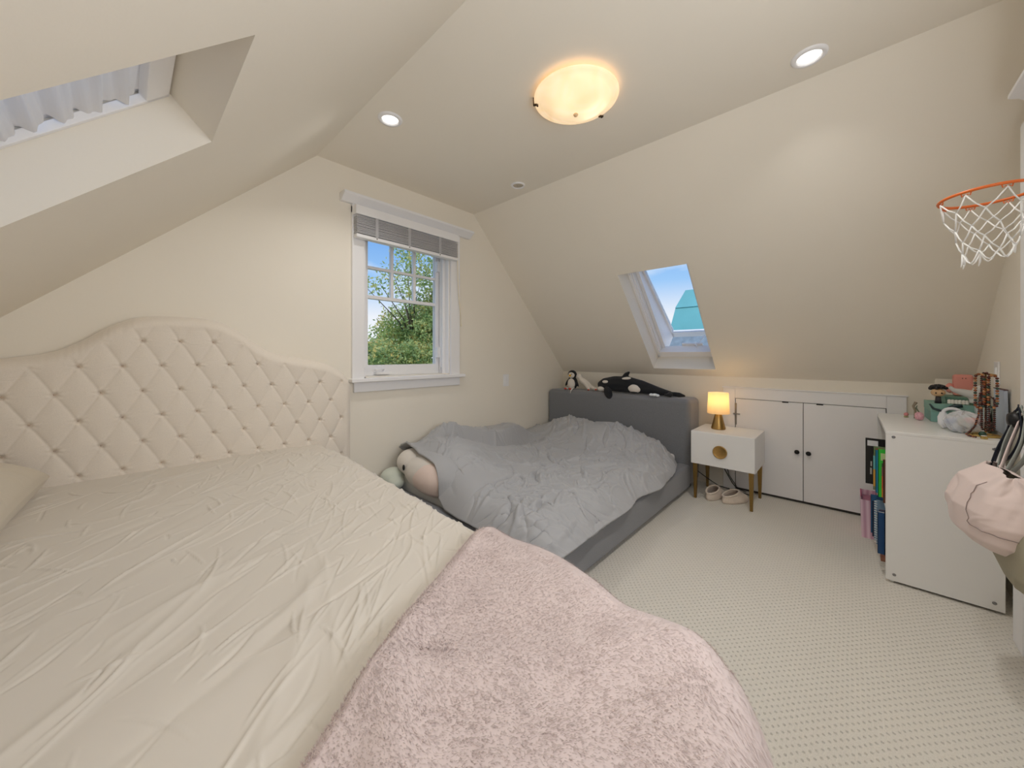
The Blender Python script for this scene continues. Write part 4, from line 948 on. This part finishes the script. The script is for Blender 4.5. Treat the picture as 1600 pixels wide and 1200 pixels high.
MB().lathe([(.010, 0), (.011, .004), (.007, .012)], (3.31, -.252, T0_), 14).build('base', mat('sage_vinyl', rgb(160, 158, 118), .5), eg, smooth=True)
tag(MB().tube([(3.26, -.285, T0_+.004), (3.262, -.285, T0_+.05), (3.268, -.278, T0_+.075), (3.275, -.290, T0_+.10)], [.006, .005, .006, .008], 8).build('dried_twig', mat('taupe_twig', rgb(140, 128, 110), .8), smooth=True), 'short taupe dried twig standing beside the pink egg ornament', 'twig')

# clear plastic bag of trinkets
cb = thing('plastic_bag', 'crumpled clear plastic bag of trinkets at the front of the bookshelf top', 'bag', (2.85, -.40, T0_))
nu, nv = 90, 60; U, V2 = np.meshgrid(np.linspace(0, 2*PI, nu, endpoint=False), np.linspace(0, 1, nv))
ph = -PI/2+PI*V2
X = .075*np.cos(ph)*np.cos(U); Y = .065*np.cos(ph)*np.sin(U); Z2 = .052*np.sin(ph)
k_ = 1+.16*waves(U*2+3*V2, V2*5, 61, 2.4)+.06*np.sin(U*9+ph*5)
Pp = np.stack([2.85+X*k_, -.412+Y*k_, T0_+.050+np.maximum(Z2*k_, -.046)], -1)
grid('bag_skin', Pp, clearbag, cb, closed_u=True, thick=.0012)
MB().ell((2.86, -.44, T0_+.06), (.03, .032, .016), 14, 8).build('pink_pouch', mat('coral_print', rgb(236, 160, 150), .5), cb, smooth=True)
MB().ell((2.85, -.375, T0_+.05), (.022, .026, .018), 14, 8).build('blue_bead', mat('soft_blue', rgb(126, 150, 196), .5), cb, smooth=True)
MB().ell((2.84, -.39, T0_+.028), (.034, .030, .020), 14, 8).build('grey_pouch', mat('pale_blue_grey', rgb(190, 200, 212), .6), cb, smooth=True)
b_ = MB()
for k in range(7): b_.tube([(2.80+random.uniform(0, .03), -.40+random.uniform(-.02, .02), T0_+.02+random.uniform(0, .05)) for _ in range(3)], .0022, 5)
b_.build('hair_clips', mat('gilt_metal', rgb(168, 150, 108), .3, .9), cb, smooth=True)
wr = thing('white_plush_ring', 'white curled plush trinket resting against the plastic bag', 'toy', (2.90, -.365, T0_))
MB().tube([(2.93+.0*k, -.385+.030*math.cos(a_), T0_+.085+.022*math.sin(a_)) for k, a_ in enumerate(np.linspace(0, 2*PI, 17)[:-1])], .008, 8, closed=True).tube([(2.93, -.355, T0_+.085), (2.925, -.350, T0_+.06), (2.92, -.352, T0_+.03), (2.91, -.36, T0_+.008)], [.012, .016, .018, .01], 10).build('body', mat('white_fluff', rgb(220, 222, 226), .9, bump=(200, .5, .002)), wr, smooth=True)

# necklace stand with bead strands
js = thing('jewellery_stand', 'slim brass jewellery stand on a round gold tray', 'stand', (2.79, -.463, T0_))
MB().lathe([(.048, 0), (.05, .002), (.05, .009), (.047, .008), (.046, .003), (.001, .003)], (2.79, -.463, T0_), 40).build('tray', mat('gold_tray', rgb(206, 178, 110), .25, 1), js, smooth=True)
MB().tube([(2.80, -.47, T0_+.004), (2.80, -.47, T0_+.295)], .0035, 8).tube([(2.80, -.437, T0_+.290), (2.80, -.47, T0_+.297), (2.80, -.502, T0_+.290)], .003, 8).build('post', gold, js, smooth=True)
bead_cols = [mat('bead_amber', rgb(138, 74, 38), .25), mat('bead_maroon', rgb(84, 38, 32), .25), mat('bead_green', rgb(44, 66, 54), .3), mat('bead_tan', rgb(176, 122, 78), .35), mat('bead_brown', rgb(58, 34, 28), .3)]
def strand(nm, lab, pts, r, cols, gap=1.9):
    t_ = thing(nm, lab, 'necklace', tuple(pts[0]))
    P_ = [Vector(p) for p in pts]; L_ = [0]
    for a_, b2 in zip(P_, P_[1:]): L_.append(L_[-1]+(b2-a_).length)
    n = int(L_[-1]/(r*gap)); groups = {}
    for k in range(n):
        s_ = L_[-1]*k/n; i = max(j_ for j_ in range(len(L_)-1) if L_[j_] <= s_+1e-9); f = (s_-L_[i])/(L_[i+1]-L_[i]); p = P_[i].lerp(P_[i+1], f)
        ci = cols[(k*7//5) % len(cols)]; groups.setdefault(ci, MB()).ell(p, (r, r, r*.95), 8, 6)
    for ci, b_ in groups.items(): o_ = b_.build('bead_run', bead_cols[ci], t_, smooth=True); o_['kind'] = 'stuff'
def loop_pts(yc, w, z0, z1, x, n=20):
    P_ = []
    for k in range(n+1):
        a_ = PI*k/n; P_.append((x, yc+w*math.cos(a_)*1.0, z1+.016*math.sin(a_)))
    return [(x, yc+w, z0+.01)]+P_+[(x, yc-w, z0+.01), (x-.002, yc-w*.5, z0), (x, yc, z0-.004), (x, yc+w*.5, z0), (x, yc+w, z0+.01)]
strand('bead_necklace', 'chunky amber and green bead necklace looped at the left of the stand', loop_pts(-.450, .013, T0_+.135, T0_+.278, 2.785), .0060, [0, 1, 2, 0, 3])
strand('bead_necklace', 'dark brown bead necklace hanging longest from the stand', loop_pts(-.468, .011, T0_+.03, T0_+.285, 2.793), .0050, [1, 4, 4, 1])
strand('bead_necklace', 'tan and maroon bead necklace looped at the right of the stand', loop_pts(-.488, .013, T0_+.14, T0_+.272, 2.786), .0060, [3, 2, 0, 1])
strand('bead_necklace', 'small dark wooden bead necklace at the right, reaching the tray', loop_pts(-.482, .012, T0_+.03, T0_+.17, 2.792), .0050, [4, 1, 4])
strand('bead_necklace', 'maroon prayer beads spilling down across the bookshelf top to the tray', [(2.79, -.452, T0_+.20), (2.785, -.447, T0_+.10), (2.78, -.435, T0_+.045), (2.77, -.42, T0_+.02), (2.75, -.405, T0_+.007), (2.71, -.41, T0_+.005), (2.69, -.43, T0_+.005)], .0045, [1, 4, 1, 0])
tag(MB().ell((2.745, -.452, T0_+.014), (.013, .013, .013), 16, 10).build('green_ball', mat('dark_green_glass', rgb(24, 62, 44), .25), smooth=True), 'small dark green glass ball at the edge of the gold tray', 'ball')
cn = thing('votive_candle', 'small gold-rimmed candle standing by the gold tray', 'candle', (2.70, -.43, T0_))
MB().lathe([(.011, 0), (.011, .013)], (2.695, -.448, T0_), 20).build('cup', mat('gold_tray', rgb(206, 178, 110), .25, 1), cn); MB().lathe([(.009, .013), (.009, .0145)], (2.695, -.448, T0_), 20).build('wax', mattress_m, cn)
# pale blue board behind the beads
bd = thing('pale_blue_board', 'pale blue-grey board leaning on the wall behind the bead necklaces', 'board', (2.96, -.54, T0_))
mt = Matrix.Translation((2.97, -.548, T0_)) @ Rx(-.02)
MB().box(-.085, .085, -.006, .006, 0, .215, mt).build('board', mat('pale_blue_board', rgb(184, 196, 212), .5), bd, bevel=.002)
MB().box(-.088, .088, -.007, .007, .215, .219, mt).build('edge_strip', mat('maroon_edge', rgb(92, 52, 52), .5), bd)

# ------------------------------------------------------------------ BAGS on the door knob
def bagbody(name, c, w, d, h_, m, parent, seed, sag=.25):
    nu, nv = 150, 110; U, V2 = np.meshgrid(np.linspace(0, 2*PI, nu, endpoint=False), np.linspace(0, 1, nv))
    prof_ = np.interp(V2, [0, .06, .18, .40, .65, .88, 1], [.02, .62, .92, 1.0, .92, .76, .70])
    depth = np.interp(V2, [0, .06, .2, .5, .8, .97, 1], [.02, .6, .95, 1.0, .7, .22, .10])
    sq = lambda q, e_: np.sign(q)*np.abs(q)**e_
    X = w*prof_*sq(np.cos(U), .75); Y = d*depth*sq(np.sin(U), .8)
    Z2 = c[2]-h_/2+h_*(V2**.85)-.035*np.abs(np.cos(U))**1.5*V2**3*0
    fold = .007*np.sin(U*4+2*V2+seed)*(.2+V2)+.004*np.sin(U*9-3*V2)*V2+.008*waves(np.cos(U)*2, np.sin(U)*2+V2*2, seed, 1.3)
    X += fold*np.cos(U)*1.2; Y += fold*np.sin(U)*1.2
    cr_ = creases(U/ (2*PI)*1.2, V2*.6, 46, seed+1, 1.35, .35, (.10, .4), (.006, .014), .007, None, .3)
    X += cr_*np.cos(U); Y += cr_*np.sin(U)
    P_ = np.stack([c[0]+X, c[1]+Y, Z2], -1)
    global BAGP; BAGP = P_
    o_ = grid(name, P_, m, parent, closed_u=True, thick=.003); q_ = o_.modifiers.new('s', 'SMOOTH'); q_.iterations = 7; q_.factor = .5
    return o_
tb = thing('canvas_tote_bag', 'pale pink canvas bag hanging from the black door knob', 'bag', (2.08, -.39, .61))
bagbody('bag_body', (2.085, -.385, .613), .200, .115, .285, bagcloth, tb, 2)
PB = BAGP; 
def bagat(u, v): q = PB[int(v*109), int(u/(2*PI)*150) % 150]; return (q[0]+.004*math.cos(u), q[1]+.004*math.sin(u), q[2])
MB().tube([bagat(2.15+.10*math.sin(7*v_), v_) for v_ in np.linspace(.88, .36, 14)]+[bagat(u_, .33-.03*(u_-2.2)) for u_ in np.linspace(2.25, 3.8, 16)], .0013, 6).build('seam', mat('taupe_thread', rgb(150, 134, 130), .9), tb, smooth=True)
def strap(nm, m, pts, w, parent):
    P_ = []; 
    for i, p in enumerate(pts):
        p = np.array(p); a_ = np.array(pts[max(i-1, 0)]); b2 = np.array(pts[min(i+1, len(pts)-1)]); dd = b2-a_; dd /= np.linalg.norm(dd)+1e-9
        sd = np.cross(dd, np.array([.45, .89, 0])); sd /= np.linalg.norm(sd)+1e-9
        P_.append([p-sd*w, p+sd*w])
    return grid(nm, np.array(P_), m, parent, thick=.003)
def curve(pts, n=24):
    P_ = []; Q = [Vector(p) for p in pts]; Q = [Q[0]]+Q+[Q[-1]]
    for i in range(1, len(Q)-2):
        for k in range(n//2):
            t__ = k/(n//2); a_, b2, c2, d2 = Q[i-1], Q[i], Q[i+1], Q[i+2]
            P_.append(.5*((2*b2)+(c2-a_)*t__+(2*a_-5*b2+4*c2-d2)*t__**2+(3*b2-a_-3*c2+d2)*t__**3))
    P_.append(Q[-1]); return [tuple(p) for p in P_]
KN = (2.235, -.455, .94)
strap('strap', bagcloth, curve([(2.12, -.385, .73), (2.18, -.42, .83), (2.228, -.46, .945), (2.222, -.465, .945), (2.13, -.46, .82), (2.05, -.45, .74)]), .011, tb)
nb_ = thing('dark_shoulder_bag', 'navy and grey-green straps of a bag hung behind the pink canvas bag', 'bag', (2.15, -.46, .6))
strap('strap', navy, curve([(2.225, -.385, .725), (2.24, -.405, .80), (2.255, -.43, .87), (2.25, -.445, .945), (2.232, -.452, .952), (2.2, -.45, .88), (2.19, -.43, .80), (2.2, -.40, .75)]), .014, nb_)
strap('strap', greystrap, curve([(2.18, -.395, .725), (2.215, -.415, .82), (2.235, -.440, .90), (2.23, -.455, .955), (2.20, -.46, .90), (2.16, -.45, .80), (2.15, -.42, .74)]), .016, nb_)
strap('strap', greystrap, curve([(2.12, -.40, .74), (2.16, -.44, .84), (2.215, -.468, .955), (2.13, -.48, .86), (2.08, -.47, .75)]), .012, nb_)
bagbody('bag_body', (2.03, -.43, .545), .20, .065, .36, olive, nb_, 5)

# ------------------------------------------------------------------ MINI HOOP over the door
hp = thing('basketball_hoop', 'small orange toy basketball hoop with a white net above the door', 'hoop', (2.13, -.51, 1.73))
RC = Vector((2.13, -.362, 1.73)); RR = .116
ring = MB().tube([RC+Vector((RR*math.cos(a_), RR*math.sin(a_), 0)) for a_ in np.linspace(0, 2*PI, 49)[:-1]], .0052, 10, closed=True).build('rim', orange, hp, smooth=True)
hooks = 8
for k in range(hooks):
    a_ = 2*PI*(k+.25)/hooks
    pts = [RC+Vector(((RR-.002)*math.cos(a_+q), (RR-.002)*math.sin(a_+q), z)) for q, z in ((-.11, -.003), (-.09, -.014), (-.03, -.009), (0, -.016), (.03, -.009), (.09, -.014), (.11, -.003))]
    MB().tube(pts, .0018, 6).build('net_hook', orange, ring, smooth=True)
net = MB(); g_ = random.Random(4)
levels = [(0, 1.0, -.012), (1, .88, -.065), (2, .70, -.115), (3, .58, -.160), (4, .52, -.200)]
def npnt(k, lv):
    sh = .5 if lv % 2 else 0; a_ = 2*PI*(k+.25+sh)/hooks; f = levels[lv][1]; r = RR*f
    jx = Vector((g_.uniform(-1, 1), g_.uniform(-1, 1), g_.uniform(-1, 1)))*(.006 if lv else 0)
    return RC+Vector((r*math.cos(a_), r*math.sin(a_), levels[lv][2]))+jx
NP = [[npnt(k, lv) for k in range(hooks)] for lv in range(5)]
for lv in range(4):
    for k in range(hooks):
        p = NP[lv][k]; kk = [(k, k-1) if lv % 2 == 0 else (k, k+1)][0]
        for j_ in kk:
            q = NP[lv+1][j_ % hooks]; mid = (p+q)/2+Vector((0, 0, -.006))
            net.tube([p, mid, q], .0022, 6)
for k in range(hooks):
    p = NP[4][k]; q = NP[4][(k+1) % hooks]; dz = Vector((0, 0, -.032+g_.uniform(-.01, .01)))
    net.tube([p, p*.7+q*.3+dz*.8, p*.5+q*.5+dz, p*.3+q*.7+dz*.8, q], .0024, 6)
for k in (0, 1, 2): net.tube([NP[4][k], NP[4][k]+Vector((.004, 0, -.03)), NP[4][k]+Vector((.0, .004, -.048))], [.003, .003, .0015], 6)
net.build('net', netcord, hp, smooth=True)
MB().box(2.02, 2.20, -.512, -.506, 1.69, 1.90).build('backboard', mat('clear_board_white', rgb(236, 236, 238), .3), hp, bevel=.002)
MB().box(2.11, 2.15, -.506, -.470, 1.722, 1.738).build('bracket', orange, hp, bevel=.002)
MB().box(2.06, 2.08, -.512, -.506, 1.90, 1.994).box(2.14, 2.16, -.512, -.506, 1.90, 1.994).build('door_hanger', chrome, hp)

# ------------------------------------------------------------------ OUTSIDE
lawn = MB().box(-30, 60, 3, 60, -5.6, -5.5).build('ground', mat('grass_far', rgb(96, 116, 70), .95, noise=(.6, .3))); tag(lawn, 'green ground far below the windows', kind='structure')
def leafmat(name, c):
    m = bpy.data.materials.new(name); m.use_nodes = True; t = m.node_tree; b = t.nodes['Principled BSDF']; b.inputs['Roughness'].default_value = .6
    tcn = t.nodes.new('ShaderNodeTexCoord'); nn = t.nodes.new('ShaderNodeTexNoise'); nn.inputs['Scale'].default_value = 3.1; nn.inputs['Detail'].default_value = 8; nn.inputs['Roughness'].default_value = .75
    t.links.new(tcn.outputs['Object'], nn.inputs['Vector']); r = t.nodes.new('ShaderNodeValToRGB'); els = r.color_ramp.elements
    els[0].position = .34; els[0].color = rgb(*c[0]); els[1].position = .63; els[1].color = rgb(*c[3]); q = els.new(.45); q.color = rgb(*c[1]); q = els.new(.54); q.color = rgb(*c[2])
    t.links.new(nn.outputs[0], r.inputs[0]); t.links.new(r.outputs[0], b.inputs['Base Color'])
    tr = t.nodes.new('ShaderNodeBsdfTranslucent'); t.links.new(r.outputs[0], tr.inputs[0]); ms = t.nodes.new('ShaderNodeMixShader'); ms.inputs[0].default_value = .35
    t.links.new(b.outputs[0], ms.inputs[1]); t.links.new(tr.outputs[0], ms.inputs[2]); t.links.new(ms.outputs[0], t.nodes['Material Output'].inputs[0]); return m
lf1 = leafmat('maple_leaves', [(92, 122, 70), (150, 176, 110), (196, 204, 132), (236, 196, 110)])
bark = mat('bark', rgb(92, 78, 66), .9, noise=(8, .3))
def tree(lab, base, clusters, nleaf, size, seed):
    g_ = np.random.default_rng(seed); t_ = thing('leafy_tree', lab, 'tree', base, 'trees outside the gable window')
    b_ = MB(); hub = Vector((base[0], base[1], min(c[2] for c in clusters)-.3))
    b_.tube([base, Vector(base).lerp(hub, .5)+Vector((.1, 0, 0)), hub], [.16, .13, .10], 10)
    for c in clusters:
        cv = Vector(c[:3]); mid = hub.lerp(cv, .5)+Vector((g_.uniform(-.2, .2), g_.uniform(-.2, .2), .15)); b_.tube([hub, mid, cv], [.03, .016, .006], 6)
    b_.build('trunk', bark, t_, smooth=True)
    W = np.array([c[3]**2*(c[4] if len(c) > 4 else 1) for c in clusters]); W /= W.sum(); pick = g_.choice(len(clusters), nleaf, p=W)
    C = np.array([c[:3] for c in clusters])[pick]; Rr = np.array([c[3] for c in clusters])[pick]
    d = g_.normal(size=(nleaf, 3)); d /= np.linalg.norm(d, axis=1)[:, None]; rad = g_.uniform(.25, 1, nleaf)**.5
    # twig clumps inside each cluster
    tw = g_.normal(0, 1, (nleaf//14+1, 3)); tw /= np.linalg.norm(tw, axis=1)[:, None]; tw *= g_.uniform(.3, 1, (len(tw), 1))**.5
    ti = g_.integers(0, len(tw), nleaf)
    O = C+(tw[ti]*Rr[:, None])*np.array([1, 1, .8])+g_.normal(0, .065, (nleaf, 3))
    ax = g_.normal(size=(nleaf, 3)); ax /= np.linalg.norm(ax, axis=1)[:, None]; bx2 = np.cross(ax, g_.normal(size=(nleaf, 3))); bx2 /= np.linalg.norm(bx2, axis=1)[:, None]
    sz = g_.uniform(.6, 1.2, nleaf)[:, None]*size
    V = np.stack([O-ax*sz, O+bx2*sz*.45, O+ax*sz, O-bx2*sz*.45], 1).reshape(-1, 3)-np.array(base)
    k = np.arange(nleaf)*4; o_ = fastmesh('foliage', V, np.stack([k, k+1, k+2, k+3], 1), lf1, t_, smooth=False); o_['kind'] = 'stuff'
r_ = random.Random(3)
cl1 = [(5.55+r_.uniform(-.8, 1.2), 8.6+r_.uniform(-.7, .7), z, r_.uniform(.4, .62)) for z in (1.3, 1.5, 1.7, 1.9, 2.1, 2.3, 2.4) for _ in range(3)]
cl1 += [(4.55, 8.3, 3.2, .35, .35), (4.2, 8.3, 2.9, .32, .3), (4.9, 8.2, 3.35, .4, .35), (5.4, 8.4, 3.6, .5, .5), (5.9, 8.4, 3.3, .5, .6), (5.3, 8.3, 2.95, .4, .55), (4.75, 8.2, 2.75, .3, .4), (6.2, 8.5, 2.7, .6, .8), (3.95, 8.4, 2.75, .28, .25), (5.0, 8.3, 3.9, .45, .35)]
tree('tall airy green tree with autumn tints outside the gable window, behind the bushy one', (5.4, 8.6, -5.5), cl1, 26000, .05, 1)
cl2 = [(4.0+r_.uniform(-.7, 1.3), 7.6+r_.uniform(-.5, .5), z, r_.uniform(.35, .55)) for z in (.0, .4, .7, .9, 1.05, 1.15) for _ in range(4)]
tree('low dense bushy tree filling the lower half of the gable window', (4.2, 7.6, -5.5), cl2, 24000, .045, 2)
# house with teal roof seen through the right roof window
hs = thing('neighbour_house', 'neighbouring house with a teal mansard roof seen through the open roof window', 'building', (16.5, 2, -5.5))
tealroof = mat('teal_roof', rgb(96, 168, 176), .5, noise=(1.5, .06)); greyroof = mat('grey_blue_shingle', rgb(122, 136, 146), .8, noise=(5, .2))
def frustum(nm, m, par, x0, x1, y0, y1, z0, z1, ins, prof=None):
    V = [(x0, y0, z0), (x1, y0, z0), (x1, y1, z0), (x0, y1, z0), (x0+ins, y0+ins, z1), (x1-ins, y0+ins, z1), (x1-ins, y1-ins, z1), (x0+ins, y1-ins, z1)]
    return MB().add(V, [(3, 2, 1, 0), (4, 5, 6, 7), (0, 1, 5, 4), (1, 2, 6, 5), (2, 3, 7, 6), (3, 0, 4, 7)]).build(nm, m, par)
rf = frustum('roof', tealroof, hs, 14, 19, -1, 5.0, 2.0, 2.95, .18)
frustum('upper_roof', tealroof, rf, 14.14, 18.9, -.9, 4.82, 2.95, 3.62, .28)
frustum('lower_roof', greyroof, rf, 13.4, 19.6, -1.8, 5.9, 1.35, 2.0, .5)
MB().box(13.9, 19.1, -1.2, 5.3, -5.5, 1.36).build('wall', mat('house_wall', rgb(188, 184, 172), .8), hs)
